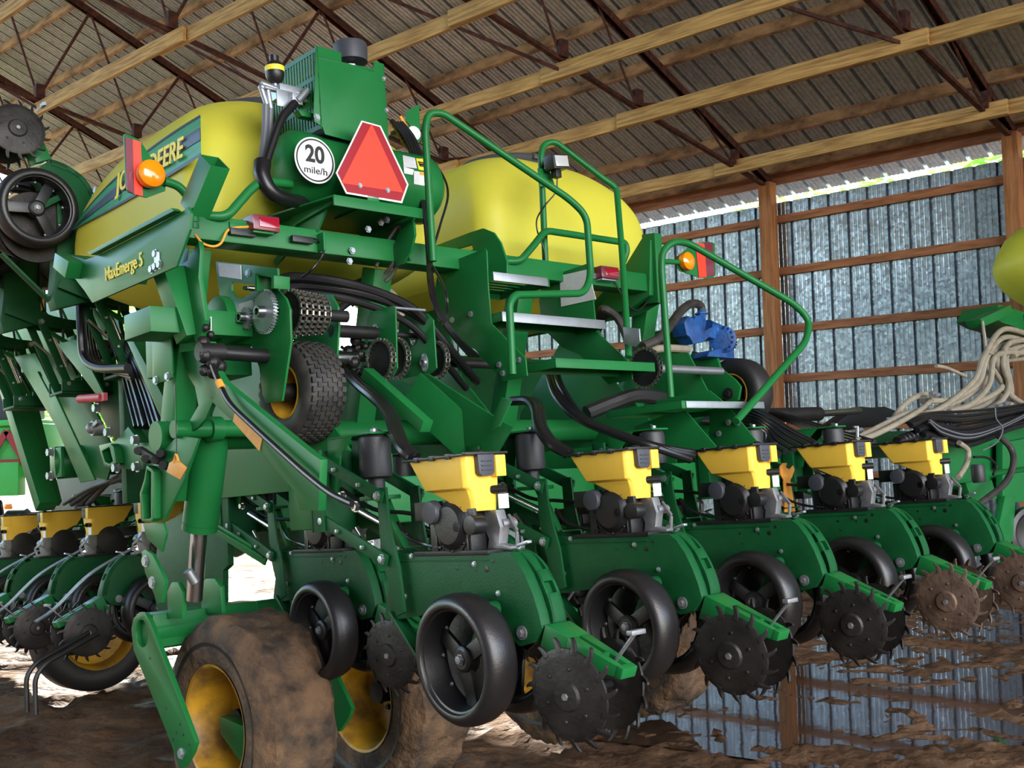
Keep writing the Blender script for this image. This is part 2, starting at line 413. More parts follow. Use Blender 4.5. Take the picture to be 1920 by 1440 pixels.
bm_ = MB(); ring = [(3.6 + 3.3 * math.cos(k * PI / 24) * (1 + .08 * math.sin(k * 1.7)), 7.2 + 2.9 * math.sin(k * PI / 24) * (1 + .08 * math.cos(k * 2.3))) for k in range(48)]
bm_.mesh([(x, y, -CAM_H - .047) for x, y in ring], [tuple(range(48))])
tag(bm_.build('puddle', WATER, fr='W', smooth=0), 'shallow brown puddle in the churned mud at the lower right', 'puddle', kind='stuff')

ords = ['first', 'second', 'third', 'fourth', 'fifth', 'sixth', 'seventh', 'eighth', 'ninth', 'tenth', 'eleventh', 'twelfth', 'thirteenth', 'fourteenth']
# posts
for i, y in enumerate((.98, 3.72, 6.42, 9.2, 12.0)):
    o = MB().box((XW - .20, y - .075, -1.75), (XW - .05, y + .075, 2.92)).build('wooden_post', WOODP, fr='B', bev=.005)
    tag(o, ['square wooden wall post hidden past the right edge', 'square wooden post at the right edge of the photo beside the yellow tank',
            'square brown wooden post standing full height in the middle of the metal wall', 'square wooden wall post behind the right yellow tank',
            'square wooden wall post far behind the left yellow tank'][i], 'post', 'square posts of the metal wall')
# girts (horizontal boards of the wall)
for i, z in enumerate((-1.0, -.42, .12, .68, 1.24, 1.90, 2.50)):
    o = MB().box((XW - .045, YB0, z - .045), (XW - .004, YW1, z + .045)).build('wall_girt', WOODG, fr='B', bev=.003)
    tag(o, ['lowest horizontal board of the metal wall, near the ground', 'second board from the ground across the metal wall', 'third board from the ground, level with the hopper lids', 'fourth board from the ground, just above the hose bundle', 'fifth board from the ground, below the red reflector', 'sixth board from the ground, level with the amber lamp', 'topmost board of the metal wall, under the open gap'][i], 'board', 'horizontal boards of the metal wall')
# purlins under the sheets and lower braces
for i, x in enumerate((11.2, 10.6, 9.92, 9.24, 8.54, 7.86, 7.18, 6.5, 5.82, 5.14, 4.46, 3.78, 3.1)):
    zt = roof_z(x) - .004
    o = MB().box((x - .02, YB0, zt - .14), (x + .02, YB1, zt), Matrix.Rotation(R_(22), 3, 'Y')).build('roof_purlin', WOODB, fr='B', bev=.003)
    tag(o, 'weathered brown purlin board on edge directly under the roof sheets, %s up from the eave' % ords[i], 'beam', 'purlins under the roof sheets')
for i, (x, z) in enumerate(((10.5, 2.92), (8.75, 3.13), (7.62, 3.33), (6.45, 3.56), (5.3, 3.78), (4.15, 4.0), (3.0, 4.2))):
    bmq = MB(); nn = 6; segs = [YB0, -1.2, 3.75, 6.4, 9.2, 14.6, YB1]
    for k in range(len(segs) - 1):
        dx = (k % 2) * .045
        bmq.box((x - .02 + dx, segs[k] - .25, z), (x + .02 + dx, segs[k + 1] + .25, z + .14))
    o = bmq.build('truss_brace_beam', WOODY, fr='B', bev=.003)
    tag(o, 'pale yellow lumber beam resting on the lower chords of the steel trusses, %s from the wall' % ords[i], 'beam', 'beams along the lower truss chords')
# trusses of rusty steel: part by part
def low_z(x): return 2.93 + (11.1 - x) * .165 if x > 8.7 else 3.326 + (8.7 - x) * .19
def top_z(x): return roof_z(x) - .19
nodes_l = [11.1, 10.5, 8.75, 7.62, 6.45, 5.3, 4.15, 3.0]
nodes_t = [11.15, 9.75, 8.2, 7.05, 5.9, 4.75, 3.6, 2.6]
for i, y in enumerate((.98, 3.72, 6.42, 9.2, 12.0, 14.8, 17.6)):
    t = empty('roof_truss', (11.2, y, 2.8), 'B')
    tag(t, 'rusty steel roof truss, %s' % ['nearest one above the camera', 'over the post at the right edge', 'over the middle post of the metal wall', 'passing behind the tall handrail and compressor',
        'over the left tank', 'fifth row back above the left tank', 'far back at the upper left', 'farthest back at the upper left'][i], 'truss', 'steel roof trusses')
    ub = MB()
    for s in (-.035, .035): ub.bar((11.25, y + s, top_z(11.25)), (1.6, y + s, top_z(1.6)), .008, .075); 
    ub.bar((11.25, y, top_z(11.25) + .03), (1.6, y, top_z(1.6) + .03), .08, .008)
    ub.build('upper_chord', RUST, t, fr='B')
    lb = MB(); P = [(11.2, y, 2.9)] + [(x, y, low_z(x) - .03) for x in nodes_l] + [(1.6, y, low_z(1.6) - .03)]
    for a, b in zip(P[:-1], P[1:]): lb.bar(a, b, .05, .035)
    lb.build('lower_chord', RUST, t, fr='B')
    for k in range(1, len(nodes_l)):
        a = (nodes_l[k], y, low_z(nodes_l[k]))
        MB().cyl(a, (nodes_t[k], y, top_z(nodes_t[k])), .013, seg=8).build('web_rod', RUST, t, fr='B')
        if k % 2 == 0 or k > 3:
            MB().bar(a, (nodes_t[k - 1], y, top_z(nodes_t[k - 1])), .028, .028).build('web_angle', RUST, t, fr='B')
        MB().box((nodes_l[k] - .05, y - .06, low_z(nodes_l[k]) - .02), (nodes_l[k] + .05, y + .0, low_z(nodes_l[k]) + .14)).build('gusset_bracket', RUST, t, fr='B')
# the ridge-side posts of rusty pipe and diagonal braces between trusses (upper left)
for i, (p, q) in enumerate((((7.62, 6.42, 3.4), (5.9, 9.2, 5.1)), ((6.45, 9.2, 3.6), (4.75, 12.0, 5.6)), ((8.75, 3.72, 3.2), (7.05, 6.42, 4.6)), ((5.3, 12.0, 3.85), (3.6, 14.8, 5.9)))):
    tag(MB().bar(p, q, .03, .03).build('diagonal_rod', RUST, fr='B', smooth=0), 'thin dark diagonal steel brace between two roof trusses, %s from the right' % ords[i], 'brace', 'diagonal braces between trusses')
# trees outside
def leafmesh(seed, n, rad, h, leaf):
    random.seed(seed); b = MB(); vs = []; fs = []
    blobs = [(random.uniform(-rad, rad) * .75, random.uniform(-rad, rad) * .75, random.uniform(-h, h) * .75, random.uniform(.25, .5) * rad) for _ in range(26)]
    for k in range(n):
        bx, by, bz, br = blobs[k % len(blobs)]
        d = Vector((random.gauss(0, 1), random.gauss(0, 1), random.gauss(0, 1))).normalized() * br * random.uniform(.7, 1.05)
        c = Vector((bx, by, bz)) + d; a = Vector((random.gauss(0, 1), random.gauss(0, 1), random.gauss(0, 1))).normalized(); x, y = orth(a)
        l = leaf * random.uniform(.6, 1.3); i0 = len(vs)
        vs += [c - x * l, c + y * l * .45, c + x * l, c - y * l * .45]; fs.append((i0, i0 + 1, i0 + 2, i0 + 3))
    return b.mesh(vs, fs)
protos = []
def tree(pos, s, k, label, group):
    t = empty('tree', pos, 'B'); tag(t, label, 'tree', group)
    if len(protos) <= k:
        fo = leafmesh(20 + k, 5200, 2.6, 3.0, .15)
        for v in fo.bm.verts: v.co += Vector(pos) + Vector((0, 0, 4.4))
        f = fo.build('foliage', LEAF, t, fr='B', smooth=0)
        tr = MB(); tr.tube([Vector(pos) + Vector(p) for p in ((0, 0, -.3), (.05, .03, 2), (-.08, .1, 4), (.1, 0, 6))], lambda u: .2 * (1 - u * .7), 9)
        g = tr.build('trunk', BARK, t, fr='B'); protos.append((f, g))
    else:
        for src in protos[k]:
            c = src.copy(); C.objects.link(c); c.parent = t; ORG[c.name] = ORG[src.name]
    t.scale = (s, s, s); return t
bk = 'bright leafy tree outside the gap above the metal wall'
for i, (x, y, s, w) in enumerate(((22, -.5, .9, 'rightmost one'), (20, 5.3, .95, 'second from the right'), (23, 11.3, 1.0, 'just right of the middle post'), (20, 16.8, .9, 'just left of the middle post'), (23, 22.4, 1.0, 'leftmost one beside the right tank'))):
    tree((x, y, -1.5), s, i % 3, bk + ', ' + w, 'trees outside beyond the metal wall')
for i, (x, y, s, w) in enumerate(((17.0, 33, .95, 'just left of the frame strut'), (11.0, 30, .95, 'behind the folded frame'), (5.2, 30, .95, 'at the left edge'))):
    tree((x, y, -1.6), s, i % 3, 'distant leafy tree glimpsed between green frame members, ' + w, 'trees outside beyond the open barn end')
for i, (x, y, s, w) in enumerate(((-1.2, 29, 1.0, 'nearest the frame'), (-7.5, 27, 1.0, 'second'), (-13.6, 24, 1.0, 'third'), (-18, 18.5, 1.0, 'fourth'))):  # unseen trees added so that left-facing paint reflects something darker than sky
    tree((x, y, -1.6), s, i % 3, 'unseen leafy tree added outside the barn to darken reflections on the planter, ' + w, 'unseen trees added to darken reflections')
# ------------------------------------------------------------------ the planter: root
ROOT = empty('row_crop_planter', w2p('B', (4.2, 3.6, -1.52), 'P'))
tag(ROOT, 'large green and yellow folded row crop planter with two yellow tanks, ladder and muddy tyres', 'planter')

# ------------------------------------------------------------------ one row unit (built at the place of the nearest one)
XC = 2.34; XL = XC - .045; XR = XC + .045
def make_unit():
    prof = YZ([(737, 1032), (748, 1038), (955, 1037), (968, 1050), (984, 1078), (998, 1112), (1010, 1150), (1016, 1178), (1000, 1205), (975, 1212),
               (955, 1195), (945, 1168), (925, 1151), (870, 1148), (790, 1154), (742, 1162), (722, 1152)], XL)
    sl1 = YZ([(895, 1095), (905, 1095), (905, 1102), (895, 1102)], XL)
    b = MB().prism(prof, 0, XL, XR); b.use(1)
    for q in ((740, 1082), (760, 1118), (890, 1058), (935, 1113), (772, 1043)): b.bolt(X(q[0], q[1], XL), (-1, 0, 0), .008, .007)
    b.use(2)
    for q, r in (((857, 1066), .006), ((913, 1067), .010), ((925, 1052), .006), ((893, 1068), .005), ((862, 1090), .004), ((770, 1098), .005)):
        b.lathe([(0, 0), (0, r), (.001, r), (.001, 0)], X(q[0], q[1], XL) + Vector((-.0016, 0, 0)), (1, 0, 0), 12)
    f = b.build('row_unit', [GREEN2, ZINC, BLK], ROOT, bev=.002)
    # stiffening rib, small holes and bolts of the shank
    b = MB()
    b.bar(X(748, 1052, XL), X(915, 1050, XL), .006, .004)
    b.build('rib', GREEN2, f, smooth=0)
    # curved depth quadrant ribbon with slot and round hole
    out = [X(a, c, XC) for a, c in ((965, 1030), (985, 1042), (1003, 1062), (1018, 1090), (1030, 1120), (1038, 1150), (1040, 1168))]
    sp = spline(out, 4); b = MB()
    n = len(sp); C0 = X(930, 1150, XC)
    def rib(i0, i1, x0, x1, t=.022):
        vs = []; idx = list(range(i0, i1 + 1))
        for i in idx:
            p = sp[i]; d = (C0 - p).normalized()
            for (xx, q) in ((x0, p), (x1, p), (x1, p + d * t), (x0, p + d * t)): vs.append((xx, q.y, q.z))
        fs = []
        for k in range(len(idx) - 1):
            for j in range(4): fs.append((4 * k + j, 4 * k + (j + 1) % 4, 4 * k + 4 + (j + 1) % 4, 4 * k + 4 + j))
        e = 4 * (len(idx) - 1); fs += [(3, 2, 1, 0), (e, e + 1, e + 2, e + 3)]
        b.mesh(vs, fs)
    x0, x1 = XC - .006, XC + .05
    rib(0, n - 1, x0, x0 + .011); rib(0, n - 1, x1 - .011, x1)
    rib(0, 3, x0, x1); rib(9, 12, x0, x1); rib(15, n - 1, x0, x1, .03)
    rib(2, 10, x0 + .012, x1 - .012, .03) if False else None
    b.build('depth_quadrant', GREEN2, f, bev=.0015)
    # depth lever on top of the quadrant
    b = MB(); b.bar(X(968, 1038, XC + .02), X(980, 1024, XC + .02), .012, .007); b.bar(X(972, 1023, XC + .02) + Vector((0, 0, 0)), X(993, 1015, XC + .02), .02, .009)
    b.build('depth_lever', ZINC, f, bev=.002)
    # closing wheel arm with slots
    A0 = X(1022, 1172, XL); tip = Vector((2.36, 2.104, -.489))
    top0 = Vector((XC + .012, A0.y + .005, A0.z)); top1 = Vector((2.362, 2.10, -.487))
    d = (top1 - top0).normalized(); nrm = Vector((1, 0, 0)).cross(d).normalized()
    if nrm.z > 0: nrm = -nrm
    def ring(p, w, h): return [p + Vector((-w / 2, 0, 0)), p + Vector((w / 2, 0, 0)), p + Vector((w / 2, 0, 0)) + nrm * h, p + Vector((-w / 2, 0, 0)) + nrm * h]
    b = MB(); L = (top1 - top0).length
    rails = MB()
    # solid ends and two side walls leave the long slot and the lever notch open
    def seg(t0, t1, o0, o1, w0, w1, h0, h1):
        pa, pb = top0 + d * L * t0, top0 + d * L * t1
        vs = []
        for p, (a, c), h in ((pa, o0, h0), (pb, o1, h1)):
            vs += [p + Vector((a, 0, 0)), p + Vector((c, 0, 0)), p + Vector((c, 0, 0)) + nrm * h, p + Vector((a, 0, 0)) + nrm * h]
        b.mesh(vs, [(3, 2, 1, 0), (4, 5, 6, 7), (0, 1, 5, 4), (1, 2, 6, 5), (2, 3, 7, 6), (3, 0, 4, 7)])
    hw = lambda t: .052 * (1 - t) + .031 * t
    seg(0, .30, (-hw(0), hw(0)), (-hw(.3), hw(.3)), 0, 0, .085, .07)
    for s in (-1, 1):
        seg(.30, .92, tuple(sorted((s * hw(.3), s * .006))), tuple(sorted((s * hw(.92), s * .006 if 0 else s * .012))), 0, 0, .07, .035)
    seg(.30, .92, (-.012, .012), (-.012, .012), 0, 0, .001, .001) if 0 else None
    seg(.66, .70, (-.02, .02), (-.02, .02), 0, 0, .03, .03)
    seg(.92, 1, (-hw(.92), hw(.92)), (-hw(1), hw(1)), 0, 0, .036, .032)
    b.build('closing_wheel_arm', GREEN, f, bev=.0025)
    b = MB(); q = top0 + nrm * .045 + d * .0
    b.cyl(X(977, 1187, XL - .006), X(977, 1187, XL - .006) + Vector((.11, 0, 0)), .021, seg=18); b.bolt(X(977, 1187, XL - .007), (-1, 0, 0), .011, .01)
    b.build('pivot_bolt', CAST, f)
    # T-handle
    b = MB(); p0 = top0 + d * L * .78 + nrm * .03; p1 = X(1192, 1186, 2.36)
    b.bar(p0, p1, .007, .014, up=(1, 0, 0)); b.box(p1 + Vector((-.028, -.011, -.006)), p1 + Vector((.032, .011, .008)))
    b.build('closing_lever', CAST, f, bev=.003)
    # toothed closing wheels
    def cwheel(c, side):
        ax = Vector((side, -.10, -.10 * 1)).normalized(); c = vec(c)
        b = MB(); R = .132
        b.lathe([(-.004, 0), (-.004, R), (.004, R), (.010, R * .8), (.012, R * .35), (.020, R * .3), (.020, 0)], c, ax, 40)
        x, y = orth(ax); nT = 15
        for k in range(nT):
            a = 2 * PI * k / nT
            r0 = x * math.cos(a) + y * math.sin(a); t0 = -x * math.sin(a) + y * math.cos(a)
            pts = [(R - .012, 0, .012), (R + .004, .004, .010), (R + .018, .011, .008), (R + .028, .020, .005)]
            vs = []
            for (rr, tt, w) in pts:
                q = c + r0 * rr + t0 * (tt * 1.0) + ax * (rr - R) * -.35
                for (sa, sb) in ((-1, -1), (1, -1), (1, 1), (-1, 1)): vs.append(q + t0 * w * sa * .8 + ax * .005 * sb)
            fs = [(3, 2, 1, 0), (12, 13, 14, 15)]
            for s in range(3):
                for j in range(4): fs.append((4 * s + j, 4 * s + (j + 1) % 4, 4 * s + 4 + (j + 1) % 4, 4 * s + 4 + j))
            b.mesh(vs, fs)
        for k in range(6):
            a = 2 * PI * k / 6 + .3; b.lathe([(0, 0), (0, .007), (.006, .005), (.006, 0)], c + ax * .009 + (x * math.cos(a) + y * math.sin(a)) * R * .58, ax, 8)
        w = b.build('closing_wheel', DISC, f, bev=.001)
        h = MB(); h.bolt(c + ax * .018, ax, .010, .008)
        h.build('hub_bolt', CAST, f)
        return w
    cl = X(1068, 1303, 2.26); cwheel(cl, -1)
    cwheel((2.45, cl.y + .01, cl.z), 1)
    b = MB(); b.cyl((2.27, cl.y, cl.z), (2.44, cl.y + .01, cl.z), .014); b.bar((2.34, cl.y, cl.z), (2.34, cl.y + .03, cl.z + .09), .03, .03)
    b.build('axle', IRON, f)
    # gauge wheels
    for s in (-1, 1):
        xo = 2.17 if s < 0 else 2.51
        gx = Vector((-s, 0, 0)) if s < 0 else Vector((-1, 0, 0))
        cy, cz = 2.65, -.474
        ax = Vector((1, 0, 0)) if s < 0 else Vector((-1, 0, 0))
        ax = (ax + Vector((0, -.05, .03))).normalized()
        c = Vector((xo, cy, cz)); b = MB()
        b.lathe([(.002, .160), (0, .166), (.001, .176), (.006, .186), (.02, .196), (.05, .201), (.085, .198), (.106, .190), (.112, .180), (.112, .164), (.10, .158), (.012, .156)], c, ax, 56, close=True)
        w = b.build('gauge_wheel', RUBW, f, smooth=40)
        b = MB(); x, y = orth(ax)
        b.lathe([(.012, .158), (.014, .150), (.06, .146), (.075, .142), (.095, .143), (.095, .150), (.10, .158)], c, ax, 48)
        for k in range(3):
            a = 2 * PI * k / 3 + .5; r = x * math.cos(a) + y * math.sin(a)
            b.bar(c + ax * .06 + r * .03, c + ax * .075 + r * .146, .05, .014, up=ax)
        b.lathe([(.04, 0), (.04, .03), (.045, .04), (.08, .045), (.08, 0)], c, ax, 24)
        b.use(1); b.bolt(c + ax * .04, -ax, .014, .012)
        for k in range(9):
            a = 2 * PI * k / 9; b.lathe([(0, 0), (0, .009), (.006, .006), (.007, 0)], c + ax * .076 + (x * math.cos(a) + y * math.sin(a)) * .135, -ax, 8)
        b.build('wheel_rim', [BLK, CAST], f, bev=.001)
        px = XL - .01 if s < 0 else XR + .01
        pv = X(935, 1140, XL); b = MB()
        b.cyl((px, pv.y, pv.z), (px + s * .05, pv.y, pv.z), .024, seg=18); b.bar((px + s * .03, pv.y, pv.z), (px + s * .03, cy, cz), .03, .022, up=(1, 0, 0))
        b.build('gauge_wheel_arm', GREEN2, f, bev=.003)
        b = MB(); b.bolt((px + s * .05, pv.y, pv.z), (s, 0, 0), .015, .016); b.build('arm_bolt', ZINC, f)
        b = MB(); b.lathe([(0, 0), (0, .06), (.002, .178), (.004, .178), (.006, .06), (.006, 0)], (XC + s * .02, 2.72, -.45), (s, .06, .02), 40)
        b.build('opener_disc', DISC, f)
    # scraper/spring bit on the wheel front
    # hopper: yellow box with sloping bottom, lid and grey clasp
    hx0, hx1 = 2.252, 2.41
    b = MB()
    def rr(x0, x1, y0, y1, z, c=.012):
        return [(x0 + c, y0, z), (x1 - c, y0, z), (x1, y0 + c, z), (x1, y1 - c, z), (x1 - c, y1, z), (x0 + c, y1, z), (x0, y1 - c, z), (x0, y0 + c, z)]
    b.loft([rr(hx0, hx1, 2.625, 2.905, .143), rr(hx0 + .006, hx1 - .006, 2.628, 2.84, .045), rr(hx0 + .02, hx1 - .012, 2.628, 2.81, .035),
            rr(hx0 + .03, hx1 - .014, 2.628, 2.755, .005), rr(hx0 + .035, hx1 - .016, 2.63, 2.725, -.03)])
    b.box((hx0 + .115, 2.60, .075), (hx1, 2.66, .143))
    b.build('hopper', YEL_H, f, bev=.003)
    b = MB(); b.box((hx0 - .008, 2.615, .143), (hx1 + .008, 2.925, .151)); b.box((hx0 - .008, 2.60, .146), (hx1 + .012, 2.62, .154))
    for yy in (2.68, 2.76, 2.84): b.box((hx0 - .012, yy, .138), (hx0 + .02, yy + .02, .155))
    b.sphere(((hx0 + hx1) / 2, 2.64, .152), .02, 12, (1, 1, .6))
    b.build('hopper_lid', BLK, f, bev=.002)
    b = MB(); b.prism([(hx0 + .045, .150), (hx0 + .115, .150), (hx0 + .112, .088), (hx0 + .10, .078), (hx0 + .06, .078), (hx0 + .048, .088)], 1, 2.605, 2.625)
    for k in range(3): b.box((hx0 + .058, 2.601, .095 + k * .014), (hx0 + .102, 2.607, .099 + k * .014))
    b.build('hopper_clasp', DGREY, f, bev=.002)
    # seed meter
    b = MB(); mc = Vector((XC - .05, 2.745, -.07))
    b.cyl(mc, mc + Vector((.11, 0, 0)), .088, seg=32); b.cyl(mc + Vector((-.02, 0, 0)), mc, .06, .08, seg=28)
    b.box((XC - .045, 2.66, -.155), (XC + .05, 2.86, -.06)); b.box((XC - .05, 2.80, -.05), (XC + .04, 2.93, .01))
    b.cyl(X(880, 985, 2.27), X(880, 985, 2.27) + Vector((.05, 0, 0)), .03)
    for k in range(8): a = 2 * PI * k / 8; b.sphere(mc + Vector((-.002, math.cos(a) * .08, math.sin(a) * .08)), .005, 6)
    for k in range(6): b.box((XC - .052, 2.67 + k * .03, -.15), (XC - .046, 2.676 + k * .03, -.10))
    b.box((XC - .055, 2.63, -.06), (XC - .04, 2.66, -.02)); b.cyl((XC - .07, 2.70, -.075), (XC - .05, 2.70, -.075), .018, seg=14)
    b.build('seed_meter', BLK, f, bev=.003)
    b = MB(); p = X(803, 962, 2.255); b.cyl(p, p + Vector((.028, 0, 0)), .036, .040, seg=26); b.cyl(p + Vector((.02, 0, 0)), p + Vector((.09, 0, .0)), .028, seg=20)
    b.build('drive_motor', DGREY, f, bev=.003)
    b = MB(); p = X(950, 916, 2.40); b.pipe(p + Vector((-.03, .04, 0)), p + Vector((.0, 0, 0)), .014, .010, 18); b.build('vacuum_port', BLK, f)
    b = MB(); p = X(944, 935, 2.40); b.box(p + Vector((-.02, .0, -.03)), p + Vector((.022, .004, .016))); b.build('label_plate', WHITE, f, smooth=0)
    b = MB()
    c0 = [(2.605, .0 - .03), (2.66, -.03), (2.66, -.09), (2.645, -.12), (2.655, -.155), (2.55, -.155), (2.548, -.145), (2.60, -.135), (2.588, -.085)]
    b.prism(c0, 0, XC + .015, XC + .055); b.bar((XC + .065, 2.60, -.05), (XC + .05, 2.55, -.10), .01, .014); b.bar((XC + .05, 2.55, -.10), (XC + .06, 2.565, -.15), .01, .014)
    b.cyl((XC + .03, 2.60, -.075), (XC + .09, 2.60, -.075), .016)
    b.build('meter_bracket', CAST, f, bev=.003)
    b = MB(); b.box((XC - .05, 2.58, -.165), (XC + .06, 2.95, -.150)); b.build('meter_base', IRON, f, bev=.003)
    # parallel linkage
    up0, up1 = Vector((0, 3.42, .19)), Vector((0, 3.075, .042)); lo0, lo1 = Vector((0, 3.42, -.03)), Vector((0, 3.07, -.170))
    for s in (-1, 1):
        xx = XC + s * .085
        for nm, p, q in (('upper_link', up0, up1), ('lower_link', lo0, lo1)):
            b = MB(); dd = (q - p).normalized(); e = dd * .02
            b.bar(Vector((xx, p.y, p.z)) - e, Vector((xx, q.y, q.z)) + e, .010, .044, up=(0, 0, 1)); b.use(1)
            for t in (0, .28, .7, 1):
                m = Vector((xx, 0, 0)) + p * (1 - t) + q * t; b.bolt(m + Vector((s * .005, 0, 0)), (s, 0, 0), .015 if t in (0, 1) else .009, .012)
            b.build(nm, [GREEN2, ZINC], f, bev=.0015)
    # head bracket (vertical) and mounting plate
    for s in (-1, 1):
        b = MB(); xx = XC + s * .07
        pr = [(3.10, .07), (3.05, .07), (3.045, -.02), (3.03, -.10), (3.00, -.20), (2.985, -.345), (3.03, -.36), (3.085, -.20), (3.10, -.08)]
        b.prism(pr, 0, xx - .005, xx + .005); b.build('head_plate', GREEN2, f, bev=.002)
    b = MB(); b.box((XC - .10, 3.40, -.07), (XC - .088, 3.47, .225)); b.box((XC + .088, 3.40, -.07), (XC + .10, 3.47, .225)); b.box((XC - .10, 3.46, -.07), (XC + .10, 3.475, .225))
    b.build('mount_bracket', GREEN2, f, bev=.002)
    # air spring with its bracket
    ac = Vector((XC - .0, 3.20, 0)); b = MB()
    b.lathe([(.105, 0), (.105, .045), (.112, .056), (.13, .059), (.18, .0575), (.23, .059), (.25, .055), (.258, .045), (.258, 0)], ac, (0, 0, 1), 30)
    b.cyl(ac + Vector((0, 0, .05)), ac + Vector((0, 0, .106)), .03)
    b.build('air_spring', BAG, f)
    b = MB(); b.box((XC - .05, 3.15, .260), (XC + .06, 3.42, .268)); b.prism([(3.26, .26), (3.41, .26), (3.41, .06), (3.37, .06), (3.33, .2)], 0, XC + .05, XC + .058)
    b.prism([(3.26, .26), (3.41, .26), (3.41, .06), (3.37, .06), (3.33, .2)], 0, XC - .058, XC - .05)
    b.box((XC - .05, 3.13, .03), (XC + .05, 3.24, .045)); b.bar((XC + .03, 3.2, .04), (XC + .03, 3.10, -.14), .03, .02)
    b.build('air_spring_bracket', GREEN, f, bev=.002)
    b = MB(); b.cyl((XC - .03, 3.16, .268), (XC - .03, 3.16, .278), .012); b.tube(spline([(XC - .03, 3.16, .276), (XC + .0, 3.2, .285), (XC + .08, 3.26, .272), (XC + .1, 3.4, .25)], 6), .004, 6)
    b.build('air_fitting', ZINC, f)
    # down-force cylinder link and drain rod between the links
    b = MB(); b.cyl((XC - .05, 3.30, .02), (XC - .04, 3.10, -.06), .012); b.cyl((XC - .06, 3.25, -.06), (XC - .06, 3.16, -.16), .008); b.bolt((XC - .10, 3.26, .055), (-1, 0, 0), .012, .02)
    b.build('damper', STEEL, f)
    # cable along the shank and cross brace
    b = MB(); b.tube(spline([(XC - .04, 3.04, -.05), (XC - .05, 2.98, -.1), (XC - .03, 2.9, -.13), (XC - .05, 2.8, -.14)], 5), .006, 6)
    b.tube(spline([(XC - .05, 3.35, .08), (XC - .02, 3.2, .0), (XC, 3.05, -.02), (XC, 2.9, -.04)], 5), .008, 6); b.build('cable', BLKG, f)
    b = MB(); b.bar((XC - .04, 3.02, -.135), (XC + .04, 2.99, -.135), .02, .006); b.build('cross_brace', GREEN2, f, bev=.002)
    b = MB(); b.bar((XC - .03, 3.1, -.35), (XC - .03, 2.86, -.60), .012, .05, up=(1, 0, 0)); b.build('scraper_bar', GREEN2, f, bev=.002)
    return f
UNIT = make_unit()
def copy_part(o, parent):
    c = o.copy(); C.objects.link(c); c.parent = parent; ORG[c.name] = ORG[o.name]
    for k in list(o.children):
        d = k.copy(); C.objects.link(d); d.parent = c
    return c
UREF = Vector((2.33, 2.613, .15))        # rear top edge of the hopper of the first unit
def place_unit(ref, rot=None):
    c = copy_part(UNIT, ROOT); M = rot if rot is not None else Matrix.Identity(3)
    c.location = vec(ref) + M @ (ORG[UNIT.name] - UREF) - ORG[ROOT.name]
    c.rotation_euler = M.to_euler(); return c
UNITS = [UNIT]
for n in range(1, 5): UNITS.append(place_unit(UREF + Vector((.762 * n, 0, 0))))
for u in UNITS[3:]:
    for k in u.children:
        if k.name.startswith('closing_wheel') and not k.name.startswith('closing_wheel_arm') :
            k.data = k.data.copy(); k.data.materials[0] = DISCB; k['label'] = 'soil-stained toothed wheel'
FRONT = [place_unit(UREF + Vector((.32 + .762 * n, 1.26, 0))) for n in range(0, 4)]
RZ = Matrix.Rotation(R_(-90), 3, 'Z')
WING = [place_unit((2.87, 7.82 - .762 * n, .143), RZ) for n in (-1, 0, 1, 2)]
# ------------------------------------------------------------------ centre frame, tanks, ladder, drives of the planter
V = Vector
def part(b, name, m, bev=.0, par=None, **k): return b.build(name, m, par or ROOT, bev=bev, **k)
def plate(name, pts, x, th=.008, m=GREEN, par=None, holes=(), bev=.0015):
    return part(MB().prism(YZ(pts, x), 0, x, x + th, [YZ(h, x) for h in holes]), name, m, bev, par)
def bolts(par, pts, x, r=.012, d=(-1, 0, 0), name='bolts', h=.01):
    for q in pts: part(MB().bolt(X(q[0], q[1], x), d, r, h), 'bolt', ZINC, 0, par)
def bolts_y(par, pts, y, r=.012, d=(0, -1, 0)):
    for q in pts: part(MB().bolt(Y(q[0], q[1], y), d, r, .01), 'bolt', ZINC, 0, par)

# ---- tanks
TC = 3.70
TLV = [(.98, .28, 4.6, 5.1, .12), (1.08, .48, 4.38, 5.3, .16), (1.19, .65, 4.2, 5.5, .16), (1.28, .675, 4.16, 5.56, .15), (1.48, .68, 4.15, 5.56, .15),
       (1.62, .665, 4.16, 5.42, .16), (1.76, .61, 4.22, 5.22, .2), (1.87, .50, 4.32, 5.05, .2), (1.935, .38, 4.40, 4.95, .2), (1.95, .15, 4.5, 4.8, .1)]
def tank(sgn):
    cx = TC + sgn * .825; rings = []
    for z, hx, yr, yf, c in TLV:
        r = []
        for (sx, sy, a0) in ((1, 1, 0), (-1, 1, 90), (-1, -1, 180), (1, -1, 270)):
            yy = yf - c if sy > 0 else yr + c
            for k in range(7):
                a = R_(a0 + 90 * k / 6); r.append((cx + sx * (hx - c) + c * math.cos(a), yy + c * math.sin(a), z))
        rings.append(r)
    t = part(MB().loft(rings), 'seed_tank', YEL_T, smooth=40, subd=2)
    tag(t, 'left yellow tank with the green lettered stripe' if sgn < 0 else 'right yellow tank behind the ladder')
    b = MB(); b.lathe([(0, 0), (0, .27), (.03, .29), (.05, .28), (.07, .2), (.075, 0)], (cx, 4.7, 1.935), (0, 0, 1), 40)
    b.box((cx - .05, 4.4, 1.95), (cx + .05, 4.44, 1.98)); part(b, 'tank_lid', DGREY, .004, t)
    return t
TL = tank(-1); TR = tank(1)
